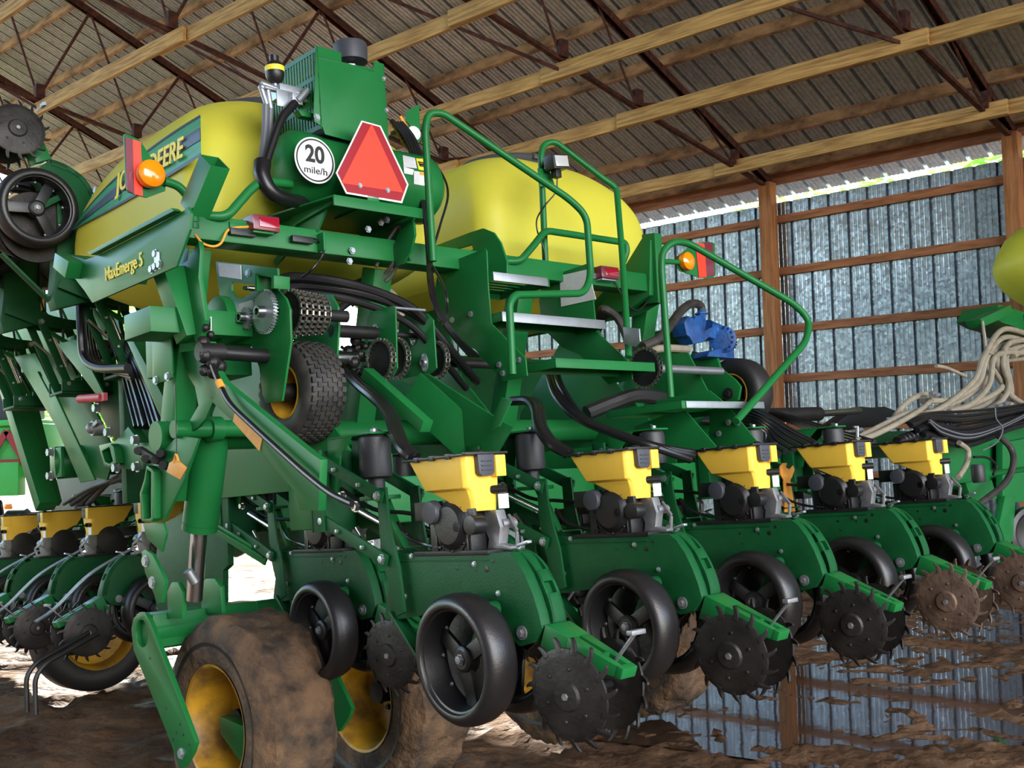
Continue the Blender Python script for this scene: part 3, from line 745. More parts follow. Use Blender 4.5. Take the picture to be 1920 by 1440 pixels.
# decal with lettering on the outer side of the left tank
xt = 1.9
def on_side(px, py):
    p = X(px, py, TC - .825 - .68)
    for _ in range(14):
        z = max(1.0, min(1.93, p.z))
        for (z0, h0, *_a), (z1, h1, *_b) in zip(TLV[:-1], TLV[1:]):
            if z0 <= z <= z1: hx = h0 + (h1 - h0) * (z - z0) / (z1 - z0)
        p = X(px, py, TC - .825 - hx - .004)
    return p
def strip(pts_top, pts_bot, name, m, off=0.):
    b = MB(); n = len(pts_top); K = 5; vs = []
    for a, c in zip(pts_top, pts_bot):
        for k in range(K):
            t = k / (K - 1); q = on_side(a[0] * (1 - t) + c[0] * t, a[1] * (1 - t) + c[1] * t); vs.append(q + V((-off, 0, 0)))
    fs = [(i * K + k, i * K + k + 1, (i + 1) * K + k + 1, (i + 1) * K + k) for i in range(n - 1) for k in range(K - 1)]
    return part(b.mesh(vs, fs), name, m, 0, TL)
def lerp(a, b, t): return (a[0] * (1 - t) + b[0] * t, a[1] * (1 - t) + b[1] * t)
apx = (132, 434); tA = (376, 217); tB = (377, 290)
mid = (240, 288); midb = (250, 372)
def curve(p0, pm, p1, n=12): return [tuple(v for v in (p0[0] * (1 - t) ** 2 + 2 * pm[0] * t * (1 - t) + p1[0] * t * t, p0[1] * (1 - t) ** 2 + 2 * pm[1] * t * (1 - t) + p1[1] * t * t)) for t in [i / n for i in range(n + 1)]]
top = curve(apx, (210, 315), tA); bot = curve(apx, (250, 372), tB)
strip(top, bot, 'tank_decal', DECG)
strip([lerp(a, c, -.03) for a, c in zip(top, bot)], [lerp(a, c, .03) for a, c in zip(top, bot)], 'decal_border', DECD, .002)
strip([lerp(a, c, .30) for a, c in zip(top, bot)], [lerp(a, c, .62) for a, c in zip(top, bot)], 'decal_band', DECD, .003)
strip([lerp(a, c, .95) for a, c in zip(top, bot)], [lerp(a, c, 1.04) for a, c in zip(top, bot)], 'decal_border', DECD, .002)
q0, q1 = on_side(215, 352), on_side(358, 272); xd = (q1 - q0).normalized(); upv = (on_side(355, 258) - on_side(357, 285)).normalized()
upv = (upv - xd * upv.dot(xd) * .9).normalized()
text('tank_lettering', 'JOHN DEERE', .135, (q0 + q1) / 2 + V((-.012, 0, 0)), xd, upv, LETY, TL, xs=.86, bold=.0012, depth=.002)

# ---- frame plates carrying the tanks
def rail(sgn):
    x = 1.88 if sgn < 0 else 4.81
    if sgn < 0:
        p = plate('frame_side_plate', [(352, 388), (358, 400), (356, 430), (330, 500), (300, 513), (173, 568), (158, 545), (140, 522), (120, 503), (124, 476), (160, 487), (183, 479), (341, 397)], x, .010, GREEN)
        part(MB().prism([(u, w) for u, w in YZ([(341, 397), (183, 479), (176, 476), (335, 392)], x)], 0, x - .03, x), 'top_flange', GREEN, .001, p)
        part(MB().prism(YZ([(120, 503), (143, 523), (150, 492), (124, 476)], x - .012), 0, x - .06, x + .3), 'front_channel', GREEN, .002, p)
        a, c = X(198, 520, x - .004), X(266, 491, x - .004); xd = (c - a).normalized()
        text('model_lettering', 'MaxEmerge 5', .078, (a + c) / 2 + V((0, 0, .008)), xd, V((0, .02, 1)), LETY, p, xs=.80, bold=.0006)
        bolts(p, [(292, 476), (292, 500), (300, 496), (285, 505)], x, .014)
        s = MB().prism(YZ([(289, 472), (298, 472), (299, 500), (290, 502)], x - .004), 0, x - .006, x); part(s, 'latch', ZINC, .001, p)
    else:
        p = part(MB().prism([(3.85, 1.02), (3.95, 1.24), (4.0, 1.24), (5.2, 1.24), (5.2, 1.0), (4.0, .98)], 0, x, x + .01), 'frame_side_plate', GREEN, .002)
    return p
RL = rail(-1); rail(1)
# sloped hollow tubes rising along the rear tank corners
def hollow(p, q, w, h, name='corner_post', th=.006):
    p, q = vec(p), vec(q); b = MB(); d = (q - p).normalized(); x = V((1, 0, 0)); y = x.cross(d).normalized()
    o = []; i = []
    for (a, c) in ((-1, -1), (1, -1), (1, 1), (-1, 1)):
        o.append((a * w / 2, c * h / 2)); i.append((a * (w / 2 - th), c * (h / 2 - th)))
    vs = [e + x * u + y * v for e in (p, q) for ring in (o, i) for (u, v) in ring]
    fs = []
    for k in range(4):
        j = (k + 1) % 4; fs += [(k, j, 8 + j, 8 + k), (4 + j, 4 + k, 12 + k, 12 + j), (8 + k, 8 + j, 12 + j, 12 + k), (j, k, 4 + k, 4 + j)]
    return part(b.mesh(vs, fs), name, GREEN, .001)
hollow(X(365, 395, 1.93), X(403, 303, 1.95), .075, .10)
pr = X(403, 303, 1.95); hollow((4.79, 3.86, 1.02), (4.76, 3.82, 1.40), .06, .09)
part(MB().prism([(4.0, 1.0), (3.84, 1.06), (3.80, 1.36), (3.86, 1.38), (4.25, 1.02)], 0, 4.72, 4.755), 'corner_gusset', GREEN, .002)
# rear cross tube of the tank frame
zb = Y(400, 451, 3.85).z
CT = part(MB().box((1.93, 3.85, zb), (4.82, 3.97, zb + .10)), 'rear_cross_tube', GREEN, .006)
bolts_y(CT, [(660, 470), (655, 490)], 3.84)
# bracket legs and shelf under the compressor
for (a, c, x) in (((545, 432), (545, 500), 2.60), ((690, 455), (690, 520), 2.96)):
    pass
shelfY = 4.02
b = MB()
p0, p1 = Y(632, 366, 3.66), Y(774, 388, 3.66)
b.prism([(p0.x - .02, 3.66), (p1.x + .05, 3.66), (p1.x + .10, 4.14), (p0.x - .10, 4.14)], 2, p0.z - .008, p0.z)
b.box((p0.x - .02, 3.655, p0.z - .045), (p1.x + .05, 3.665, p0.z))
SH = part(b, 'compressor_shelf', GREEN, .002)
bolts_y(SH, [(748, 398), (725, 412), (714, 417), (690, 430)], 3.8)
for x, pts in ((p0.x + .0, [(632, 366), (633, 375), (556, 420), (545, 432), (546, 460), (540, 472), (515, 500), (512, 490), (530, 463), (535, 425), (548, 405)]),
               (p1.x - .02, None)):
    if pts: plate('shelf_bracket', pts, x, .012)
b = MB(); zz = p0.z
b.prism([(3.74, zz), (4.3, zz), (4.3, zz - .06), (4.02, zz - .14), (3.96, zb + .02), (3.80, zb + .0), (3.80, zb + .08), (3.86, zz - .12)], 0, 3.03, 3.042); part(b, 'shelf_bracket', GREEN, .002)
part(MB().prism([(3.74, zz), (4.3, zz), (4.3, zz - .06), (4.02, zz - .14), (3.96, zb + .02), (3.80, zb + .0), (3.80, zb + .08), (3.86, zz - .12)], 0, 2.58, 2.592), 'shelf_bracket', GREEN, .002)

# ---- air compressor: receiver tank, shroud, intake filter, sign plates
cy_ = 3.95; A = Y(512, 318, cy_); Bp = Y(812, 355, cy_); r_ = .162; zc = (A.z + Bp.z) / 2 + .0
b = MB(); xa, xb = A.x, Bp.x
b.lathe([(0, 0), (.008, .06), (.03, .12), (.07, .158), (.12, r_), (xb - xa - .12, r_), (xb - xa - .07, .158), (xb - xa - .03, .12), (xb - xa - .008, .06), (xb - xa, 0)], (xa, cy_, zc), (1, 0, 0), 40)
AR = part(b, 'air_receiver', GREEN, smooth=60)
yb = 3.80
quad = XZ([(593, 85), (640, 98), (641, 118), (668, 122), (700, 128), (702, 114), (720, 120), (727, 225), (727, 262), (660, 265), (610, 252), (605, 238), (590, 228), (588, 213)], yb)
b = MB().prism(quad, 1, yb, yb + .006)
CS = part(b, 'compressor_shroud', GREEN, .002)
tl, tr, bl = V((quad[0][0], 0, quad[0][1])), V((quad[6][0], 0, quad[6][1])), V((quad[13][0], 0, quad[13][1]))
b = MB(); x0 = quad[0][0]; zt = quad[0][1] - .004; zl = bl.z - .06; ye = yb + .38
b.box((quad[6][0] - .006, yb, zl), (quad[6][0], ye, zt)); b.box((x0, yb + .0, zt - .05), (x0 + .3, yb + .02, zt - .04))
part(b, 'shroud_side', GREEN, .001, CS)
b = MB(); nb = 17
for k in range(nb):
    yy = yb + .015 + (ye - yb - .03) * k / (nb - 1); b.box((x0, yy - .006, zl), (x0 + .005, yy + .006, zt))
for zz2 in (zt - .012, zt - .13, zt - .24, zl + .012): b.box((x0 - .001, yb, zz2 - .010), (x0 + .006, ye, zz2 + .010))
b.box((x0, yb, zl), (x0 + .006, yb + .02, zt)); b.box((x0, ye - .02, zl), (x0 + .006, ye, zt))
part(b, 'louvred_grille', GREEN, .0, CS, smooth=0)
b = MB(); b.box((x0 + .05, yb + .05, zl - .02), (quad[6][0] - .06, ye - .06, zt - .16)); b.cyl((x0 + .15, yb + .2, zl), (x0 + .15, yb + .2, zt - .06), .09)
for k in range(7): b.lathe([(0, 0), (0, .11), (.006, .11), (.006, 0)], (x0 + .15, yb + .2, zl + .1 + k * .022), (0, 0, 1), 24)
part(b, 'compressor_pump', BLK, .004, CS)
fc = Y(657, 97, yb + .10); b = MB()
b.lathe([(-.055, 0), (-.055, .05), (-.05, .074), (.022, .077), (.035, .072), (.042, .05), (.042, 0)], fc, (0, 0, 1), 36); FI = part(b, 'air_filter', DGREY, 0, CS)
part(MB().cyl(fc - V((0, 0, .12)), fc - V((0, 0, .06)), .016).bolt(fc - V((0, 0, .08)), (0, 0, 1), .028, .016), 'filter_stem', ZINC, 0, FI)
for q, r in (((594, 220), .012), ((719, 148), .008), ((724, 207), .008)): part(MB().bolt(Y(q[0], q[1], yb), (0, -1, 0), r, .008), 'screw', ZINC, 0, CS)
part(MB().prism(XZ([(559, 206), (590, 213), (590, 222), (566, 217)], yb + .05), 1, yb + .05, yb + .09), 'shroud_bracket', GREEN, .001, CS)
# valve block, fittings and accumulator left of the shroud
vy = yb + .12
b = MB(); c = Y(545, 178, vy); b.box(c + V((-.07, -.03, -.03)), c + V((.10, .05, .03))); b.box(c + V((-.09, -.035, -.075)), c + V((-.02, -.028, .0))); b.cyl(c + V((-.14, 0, .02)), c + V((-.05, 0, .01)), .014)
b.cyl(c + V((.0, -.05, -.02)), c + V((.04, .05, -.02)), .02); b.box(c + V((-.03, -.06, -.06)), c + V((.02, -.03, -.01)))
VB = part(b, 'valve_block', ZINC, .003)
b = MB(); c = Y(515, 133, vy); b.lathe([(-.058, 0), (-.058, .016), (-.048, .03), (-.02, .040), (.018, .040), (.034, .03), (.04, .020), (.066, .020), (.068, 0)], c, (0, 0, 1), 24); AC = part(b, 'accumulator', BLK, 0, VB)
part(MB().lathe([(-.006, .0405), (.016, .0415), (.016, .0405)], c, (0, 0, 1), 24), 'accumulator_label', LETY, 0, AC)
b = MB(); b.cyl(Y(490, 165, vy), Y(500, 196, vy), .012); b.cyl(Y(502, 170, vy), Y(508, 205, vy), .012); b.cyl(Y(492, 163, vy), Y(530, 172, vy), .011); b.cyl(Y(576, 170, vy - .05), Y(556, 190, vy - .05), .018); b.sphere(Y(491, 164, vy), .016); b.cyl(Y(515, 150, vy), Y(516, 165, vy), .012); part(b, 'hose_fittings', ZINC, 0, VB)
b = MB()
b.tube(spline([Y(498, 196, vy), Y(497, 240, vy), Y(492, 290, vy - .02), Y(490, 320, vy - .06), Y(500, 345, vy - .08), Y(520, 370, vy - .05), Y(560, 380, vy)], 6), .014)
part(b, 'hydraulic_hose', GREYP, 0, VB)
b = MB(); b.tube(spline([Y(507, 204, vy), Y(505, 250, vy), Y(497, 300, vy - .03), Y(497, 330, vy - .07)], 6), .013); part(b, 'hydraulic_hose', GREYP, 0, VB)
b = MB(); b.tube(spline([Y(553, 193, vy - .05), Y(528, 222, vy - .06), Y(508, 275, vy - .07), Y(494, 320, vy - .08)], 6), .019); part(b, 'hydraulic_hose', BLKG, 0, VB)
b = MB(); b.tube(spline([Y(492, 305, vy - .08), Y(492, 330, vy - .10), Y(510, 362, vy - .11), Y(540, 375, vy - .08), Y(570, 378, vy)], 6), lambda t: .036 - .008 * t, 12); part(b, 'hose_sleeve', BLKG, 0, VB)
# speed sign and slow vehicle triangle, each a flat plate on the receiver
ys = cy_ - r_ - .02
cS = Y(590, 301, ys); RS = .098
b = MB().lathe([(0, 0), (0, RS), (.003, RS), (.003, 0)], cS, (0, -1, 0), 48); SG = part(b, 'speed_sign', WHITE)
part(MB().lathe([(0, RS * .865), (0, RS * .93), (.001, RS * .93), (.001, RS * .865)], cS + V((0, -.0032, 0)), (0, -1, 0), 48, close=True), 'sign_ring', LETB, 0, SG)
text('sign_number', '20', .098, cS + V((0, -.0035, .022)), V((1, 0, 0)), V((0, 0, 1)), LETB, SG, bold=.003, xs=.95)
text('sign_unit', 'mile/h', .042, cS + V((0, -.0035, -.045)), V((1, 0, 0)), V((0, 0, 1)), LETB, SG, bold=.0004, xs=1.12)
ytri = 3.68
def P3(pts, y, t, name, m, par=None): return part(MB().prism(XZ(pts, y), 1, y, y + t), name, m, .0, par, smooth=0)
oc = (698, 316)
SM = P3([(678, 226), (714, 236), (766, 346), (754, 381), (649, 363), (630, 324)], ytri, .003, 'slow_vehicle_sign', WHITE)
P3([(680, 229), (712, 238), (763, 346), (752, 377), (651, 360), (633, 324)], ytri - .0012, .001, 'red_border', RED, SM)
P3([(697, 232), (756, 361), (640, 343)], ytri - .0024, .001, 'orange_triangle', ORANGE, SM)
for q in ((675, 348), (727, 357)): part(MB().bolt(Y(q[0], q[1], ytri - .003), (0, -1, 0), .009, .005), 'sign_bolt', ZINC, 0, SM)
b = MB(); q = Y(700, 366, ytri); b.box((q.x - .03, ytri, q.z - .05), (q.x + .03, ytri + .006, q.z + .16)); b.box((q.x - .03, ytri, q.z - .05), (q.x + .03, ytri + .25, q.z - .044)); part(b, 'sign_bracket', GREEN, .001)
# labels on the receiver's right end
def on_cyl(px, py):
    y = cy_ - r_
    for _ in range(8):
        p = Y(px, py, y); dz = max(-r_, min(r_, p.z - zc)); y = cy_ - math.sqrt(max(r_ * r_ - dz * dz, 1e-4)) - .003
    return p
def cyl_label(quadpx, name, m):
    (a, b2, c, d) = quadpx; K = 6; vs = []
    for i in range(K):
        for j in range(K): vs.append(on_cyl(*lerp(lerp(a, b2, i / (K - 1)), lerp(d, c, i / (K - 1)), j / (K - 1))))
    part(MB().mesh(vs, [(i * K + j, i * K + j + 1, (i + 1) * K + j + 1, (i + 1) * K + j) for i in range(K - 1) for j in range(K - 1)]), name, m, 0, AR)
cyl_label(((755, 291), (778, 296), (782, 316), (757, 313)), 'warning_label', PAPER)
cyl_label(((780, 297), (803, 298), (806, 322), (785, 318)), 'warning_label', LETY)
cyl_label(((783, 302), (798, 305), (799, 314), (787, 312)), 'warning_label_print', LETB)
cyl_label(((757, 313), (776, 318), (774, 328), (758, 325)), 'paper_label', WHITE)
cyl_label(((776, 320), (806, 325), (806, 350), (776, 345)), 'paper_label', PAPER)
cyl_label(((786, 322), (806, 325), (806, 331), (787, 328)), 'orange_label', TAGO)
# fittings, gauge and lifting plate on the right of the shroud
P3([(762, 208), (786, 195), (789, 262), (782, 270), (767, 232), (762, 228)], 4.0, .008, 'lifting_plate', GREEN)
b = MB(); g = Y(773, 252, 3.95); b.lathe([(0, 0), (0, .032), (.012, .034), (.02, .034), (.02, .028), (.018, 0)], g, (-.2, -1, 0), 28); GA = part(b, 'pressure_gauge', ZINC)
part(MB().lathe([(0, 0), (0, .027), (.001, .027), (.001, 0)], g + V((-.004, -.019, 0)), (-.2, -1, 0), 28), 'gauge_face', WHITE, 0, GA)
b = MB(); random.seed(3)
for k in range(7): b.cyl(Y(735 + k * 4, 228 + k * 7, 3.97), Y(745 + k * 4, 236 + k * 7, 3.93), .014, seg=8)
b.box(Y(742, 250, 3.98), Y(742, 250, 3.98) + V((.14, .04, .02))); part(b, 'air_fittings', BLK, .001)
part(MB().cyl(Y(750, 218, 3.95), Y(762, 240, 3.95), .009), 'brass_fitting', TAGO, 0)
# air lines dropping along the ladder post
for k, (dx, r) in enumerate(((0, .0065), (5, .006), (10, .0065), (-5, .006), (14, .006))):
    b = MB(); b.tube(spline([Y(740 + dx, 228, 3.93), Y(765 + dx, 262, 3.90), Y(783 + dx, 320, 3.86), Y(797 + dx * .6, 400, 3.80), Y(803 + dx * .4, 480, 3.72), Y(806 + dx * .4, 530, 3.45), Y(818 + dx * .4, 580, 3.35), Y(850 + dx * .5, 630, 3.35), Y(885 + dx, 668, 3.5)], 6), r, 8); part(b, 'air_line', BLKG)
b = MB(); b.tube(spline([Y(765, 250, 3.92), Y(795, 285, 3.9), Y(828, 325, 3.85), Y(840, 365, 3.8), Y(826, 420, 3.75), Y(808, 480, 3.72)], 8), .0055, 8); part(b, 'air_line', BLKG)
b = MB(); b.tube(spline([Y(812, 500, 3.6), Y(835, 545, 3.30), Y(838, 590, 3.30), Y(828, 610, 3.32)], 6), .006, 8); part(b, 'air_line', BLKG)

# ---- lamps and side reflectors
def lamp_set(ax, az_, sgn):
    y = 3.85; c = V((ax, y, az_))
    b = MB(); b.lathe([(-.02, 0), (-.02, .05), (.0, .054), (.016, .052), (.026, .042), (.031, .02), (.032, 0)], c, (0, -1, 0), 28); AM = part(b, 'amber_lamp', AMBER)
    b = MB(); b.lathe([(0, 0), (0, .05), (.03, .045), (.04, 0)], c + V((0, .02, 0)), (0, 1, 0), 20); part(b, 'lamp_housing', BLK, 0, AM)
    s = sgn; q = lambda dx, dz: (c.x + s * dx, c.z + dz)
    return AM, c
AM, c = lamp_set(1.855, Y(286, 327, 3.85).z, -1)
b = MB().prism(XZ([(232, 252), (236, 250), (262, 262), (300, 320), (312, 330), (310, 358), (275, 371), (240, 360), (236, 350)], 3.88), 1, 3.88, 3.886); RP = part(b, 'reflector_plate', GREEN, .001)
P3([(235, 255), (249, 262), (252, 364), (238, 356)], 3.875, .003, 'dark_red_stripe', REDD, RP)
P3([(249, 261), (264, 266), (268, 368), (252, 364)], 3.874, .003, 'orange_stripe', ORANGE, RP)
b = MB(); p_ = [Y(308, 340, 3.87), Y(335, 348, 3.87), Y(354, 370, 3.87), Y(360, 395, 3.87), Y(360, 430, 3.87)]; b.tube(fillet(p_, .1), .017, 12)
for yy in (400, 413, 425): q = Y(362, yy, 3.87); b.cyl(q + V((-.035, 0, -.008)), q + V((.035, 0, -.012)), .014); b.lathe([(-.01, .017), (-.01, .026), (.01, .026), (.01, .017)], q, (0, 0, 1), 16, close=True)
LA = part(b, 'lamp_arm', GREEN)
part(MB().cyl(Y(361, 422, 3.87), Y(361, 436, 3.87), .018).bolt(Y(346, 408, 3.85), (-1, 0, 0), .012, .012), 'arm_clamp', ZINC, 0, LA)
AM2, c = lamp_set(Y(1288, 490, 3.85).x, Y(1288, 490, 3.85).z, 1)
b = MB().prism(XZ([(1330, 453), (1340, 456), (1342, 516), (1334, 522), (1312, 521), (1275, 508), (1270, 500), (1272, 480), (1300, 456)], 3.88), 1, 3.88, 3.886); RP2 = part(b, 'reflector_plate', GREEN, .001)
P3([(1304, 455), (1321, 457), (1325, 519), (1311, 521)], 3.875, .003, 'orange_stripe', ORANGE, RP2)
P3([(1321, 455), (1336, 456), (1340, 516), (1325, 519)], 3.875, .003, 'dark_red_stripe', REDD, RP2)
b = MB(); b.tube([Y(1240, 490, 3.87), Y(1262, 491, 3.87), Y(1280, 492, 3.87)], .015, 12); part(b, 'lamp_arm', GREEN)
for (qa, qb, pin) in (((474, 400), (526, 436), 500), ((1127, 497), (1162, 524), 1145)):
    a, c2 = Y(qa[0], qa[1], 3.80), Y(qb[0], qb[1], 3.80)
    b = MB().box((a.x, 3.80, c2.z), (c2.x, 3.90, a.z)); TLm = part(b, 'tail_lamp', REDD, .008)
    b = MB().box((a.x + (c2.x - a.x) * .22, 3.796, c2.z + .012), (c2.x - .004, 3.806, a.z - .010)); part(b, 'lamp_lens', REDL, .004, TLm)
    b = MB().box((a.x - .0, 3.80, c2.z - .012), (c2.x - .03, 3.9, c2.z - .004)); b.box((a.x - .08, 3.84, c2.z + .0), (a.x, 3.88, c2.z + .03)); part(b, 'lamp_mount', ZINC if pin > 600 else GREEN, .001, TLm)
b = MB(); b.tube(spline([Y(470, 425, 3.84), Y(430, 430, 3.84), Y(415, 455, 3.82), Y(400, 462, 3.82), Y(380, 456, 3.83), Y(366, 440, 3.85)], 6), .005, 8); part(b, 'lamp_wire', TAGO)
b = MB(); b.tube(spline([Y(1150, 524, 3.84), Y(1170, 560, 3.82), Y(1185, 579, 3.82), Y(1200, 580, 3.82), Y(1216, 560, 3.85), Y(1220, 540, 3.9)], 6), .005, 8); part(b, 'lamp_wire', BLKG)

# ---- tank guard rails
def rails_px(name, pts, r, m=GREEN, fr=.08, **k):
    P = [Y(a, c, y) for a, c, y in pts]; return part(MB().tube(fillet(P, fr), r, 14), name, m, **k)
rails_px('tank_guard_rail', [(385, 405, 3.86), (425, 407, 3.83), (470, 355, 3.83), (490, 340, 3.83), (545, 345, 3.86)], .019)
rails_px('tank_guard_rail', [(948, 490, 3.86), (975, 490, 3.83), (1005, 455, 3.82), (1022, 432, 3.82), (1172, 455, 3.84), (1176, 470, 3.84), (1168, 492, 3.86)], .018)
# curved plate beside the right tank and curved shield beside the left
plate('tank_saddle_plate', [(805, 465), (880, 436), (905, 428), (925, 436), (938, 455), (950, 490), (950, 515), (880, 520), (805, 500)], 3.50, .012, holes=[[(828, 476), (884, 459), (887, 467), (850, 485), (835, 484)]])
plate('tank_saddle_plate', [(765, 418), (775, 416), (777, 440), (770, 470), (755, 495), (742, 500), (735, 470), (745, 440)], 2.98, .012)
plate('frame_gusset', [(330, 500), (350, 490), (372, 452), (375, 470), (372, 520), (385, 600), (372, 650), (352, 610)], 2.02, .02)

# ---- ladder between the tanks
LX0, LX1 = 3.36, 4.06
lp = [(908, 466), (912, 470), (915, 540), (921, 607), (985, 672), (988, 705), (943, 715), (890, 655), (858, 640), (820, 600), (815, 545), (822, 500)]
LD = plate('ladder_side_plate', lp, LX0, .008)
bolts(LD, [(848, 600), (883, 589), (936, 684), (973, 675), (943, 700)], LX0, .012)
polyL = YZ(lp, LX0)
LD2 = part(MB().prism([(p[0], p[1]) for p in polyL], 0, LX1, LX1 + .008), 'ladder_side_plate', GREEN, .0015)
def step(z, y, x0, x1, depth, m=GREEN, face=None, name='ladder_step', h=.042):
    b = MB(); b.box((x0, y, z - h), (x1, y + .004, z)); b.box((x0, y + depth - .004, z - h), (x1, y + depth, z)); b.box((x0, y, z - h), (x0 + .004, y + depth, z)); b.box((x1 - .004, y, z - h), (x1, y + depth, z))
    n = 7; w = .012
    for k in range(n): yy = y + depth * (k + .5) / n; b.box((x0, yy - w, z - .006), (x1, yy + w, z - .002))
    s = part(b, name, m, .001); return s
sA = step(.592, 3.33, LX0 + .06, LX1 + .03, .20); sB = step(.838, 3.60, LX0 + .01, LX1 - .0, .20, m=GREEN); sC = step(1.03, 3.64, LX0 + .01, LX0 + .38, .35, m=GREEN)
part(MB().box((LX0 + .012, 3.592, .794), (LX1 - .002, 3.598, .838)), 'reflective_strip', ZINC, .001, sB)
part(MB().box((LX0 + .012, 3.632, .988), (LX0 + .36, 3.638, 1.028)), 'reflective_strip', ZINC, .001, sC)
# panel with instruction sheet at the top right of the ladder
part(MB().prism(YZ([(1049, 517), (1102, 505), (1117, 561), (1052, 575)], LX1 - .004), 0, LX1 - .004, LX1 - .001), 'instruction_sheet', PAPER, 0, LD2)
# handrails
def hr(name, pts, r=.0165, fr=.10): 
    P = [Y(a, c, y) for a, c, y in pts]; return part(MB().tube(fillet(P, fr, 8), r, 14), name, GREEN)
hr('handrail', [(812, 490, 3.62), (797, 243, 3.62), (803, 212, 3.62), (830, 212, 3.60), (1070, 375, 3.40), (1100, 405, 3.38), (1108, 520, 3.36), (1095, 550, 3.34), (965, 553, 3.28), (955, 570, 3.28), (961, 702, 3.28)], fr=.09)
hr('handrail', [(1024, 520, 3.90), (1014, 290, 3.90), (1020, 270, 3.90), (1040, 265, 3.88), (1135, 338, 3.74), (1156, 352, 3.72), (1166, 470, 3.6), (1179, 670, 3.42)], fr=.09)
hr('handrail', [(1258, 745, 3.45), (1240, 500, 3.45), (1242, 470, 3.45), (1262, 453, 3.43), (1290, 455, 3.42), (1490, 570, 3.15), (1518, 600, 3.12), (1512, 640, 3.10), (1380, 790, 3.05)], r=.018, fr=.10)
plate('rail_clamp', [(1168, 613), (1198, 616), (1200, 640), (1190, 650), (1170, 645)], 4.0, .01, ZINC)
# work lamp on the handrail
b = MB(); c = Y(1044, 306, 3.80); b.box(c + V((-.055, -.03, -.035)), c + V((.055, .04, .04)), Matrix.Rotation(R_(-8), 3, 'Y')); WL = part(b, 'work_lamp', BLK, .006)
part(MB().box(c + V((-.045, -.036, -.024)), c + V((.05, -.028, .032)), Matrix.Rotation(R_(-8), 3, 'Y')), 'lamp_glass', CLEAR, .003, WL)
b = MB(); q = Y(1022, 325, 3.84); b.prism(XZ([(1009, 315), (1030, 318), (1040, 345), (1012, 350)], 3.86), 1, 3.86, 3.866); part(b, 'lamp_bracket', GREEN, .001)
part(MB().box(c + V((-.02, -.01, -.075)), c + V((.02, .03, -.035))), 'lamp_base', BLK, .004, WL)
b = MB(); b.tube(spline([Y(1045, 335, 3.85), Y(1042, 360, 3.86), Y(1022, 385, 3.88), Y(1007, 410, 3.88), Y(1008, 435, 3.88), Y(1020, 470, 3.88), Y(1022, 510, 3.9)], 6), .004, 8); part(b, 'lamp_wire', BLKG)
# lower right platform with bracket
PZ0 = .385
b = MB(); x0, y0, y1, x1 = 3.97, 3.10, 3.55, 4.62
b.box((x0, y0, PZ0 - .035), (x0 + .005, y1, PZ0)); b.box((x0, y0, PZ0 - .035), (x1, y0 + .005, PZ0)); b.box((x1 - .005, y0, PZ0 - .035), (x1, y1, PZ0)); b.box((x0, y1 - .005, PZ0 - .035), (x1, y1, PZ0))
for k in range(9): yy = y0 + (y1 - y0) * (k + .5) / 9; b.box((x0, yy - .016, PZ0 - .008), (x1, yy + .016, PZ0 - .003))
PF = part(b, 'side_platform', GREEN, .001)
part(MB().box((x0 + .03, y0 - .006, PZ0 - .033), (x1 - .01, y0 - .001, PZ0 - .002)), 'reflective_strip', ZINC, .001, PF)
plate('platform_bracket', [(1240, 780), (1285, 770), (1345, 840), (1330, 845), (1180, 850), (1190, 800)], 4.15, .008)
plate('platform_bracket', [(1330, 765), (1370, 768), (1425, 835), (1400, 850), (1330, 850)], 4.55, .008)
plate('platform_gusset', [(1230, 750), (1330, 732), (1355, 752), (1290, 760), (1232, 768)], 4.25, .008)
bolts(PF, [(1366, 792), (1348, 813), (1383, 793)], 4.54, .013)

# small fittings seen at the compressor and along the cross tube
b = MB(); b.tube(spline([Y(560, 452, 3.84), Y(590, 448, 3.83), Y(606, 462, 3.83), Y(604, 480, 3.83), Y(585, 505, 3.84), Y(566, 520, 3.9)], 6), .005, 8); part(b, 'lamp_wire', BLKG)
b = MB(); p = Y(562, 450, 3.83); b.box(p + V((-.04, -.012, -.012)), p + V((.06, .012, .016))); part(b, 'connector', BLK, .003)
b = MB(); p = Y(455, 437, 3.84); b.box(p + V((-.06, -.015, -.014)), p + V((.05, .015, .014))); part(b, 'connector', BLK, .003)
# ---- gear drive plates (normal to the tool bar), gears, chains, drive wheels
GP = 2.29
g1 = plate('drive_plate', [(404, 490), (520, 503), (522, 545), (536, 560), (543, 580), (545, 640), (530, 740), (528, 752), (498, 756), (492, 740), (486, 690), (470, 645), (405, 645), (398, 600), (412, 560)], GP, .010,
           holes=[[(434, 529), (480, 535), (478, 545), (455, 560), (442, 557), (434, 545)]])
part(MB().prism(YZ([(410, 493), (452, 497), (453, 524), (412, 518)], GP - .002), 0, GP - .004, GP - .001), 'parts_label', PAPER, 0, g1)
part(MB().prism(YZ([(448, 570), (474, 562), (474, 583), (448, 587)], GP - .002), 0, GP - .004, GP - .001), 'parts_label', PAPER, 0, g1)
bolts(g1, [(466, 512), (449, 600)], GP, .013)
b = MB(); c = X(465, 540, GP); b.cyl(c, c + V((-.0, -.0, 0)) + V((.03, .0, 0)), .01); b.cyl(X(458, 540, GP - .01), X(478, 543, GP + .05), .009); part(b, 'latch_pin', STEEL, 0, g1)
b = MB(); 
hw = YZ([(482, 512), (518, 517), (518, 541), (513, 541), (513, 521), (486, 516), (486, 546), (482, 546)], GP - .06); b.prism(hw, 0, GP - .07, GP); part(b, 'lift_handle', GREEN, .001, g1)
c1 = X(500, 585, GP - .03); c2 = X(466, 596, GP - .03)
b = MB().gear(c1, (-1, 0, 0), .087, 40, .016, .010); G1 = part(b, 'large_gear', ZINC, .0, smooth=30)
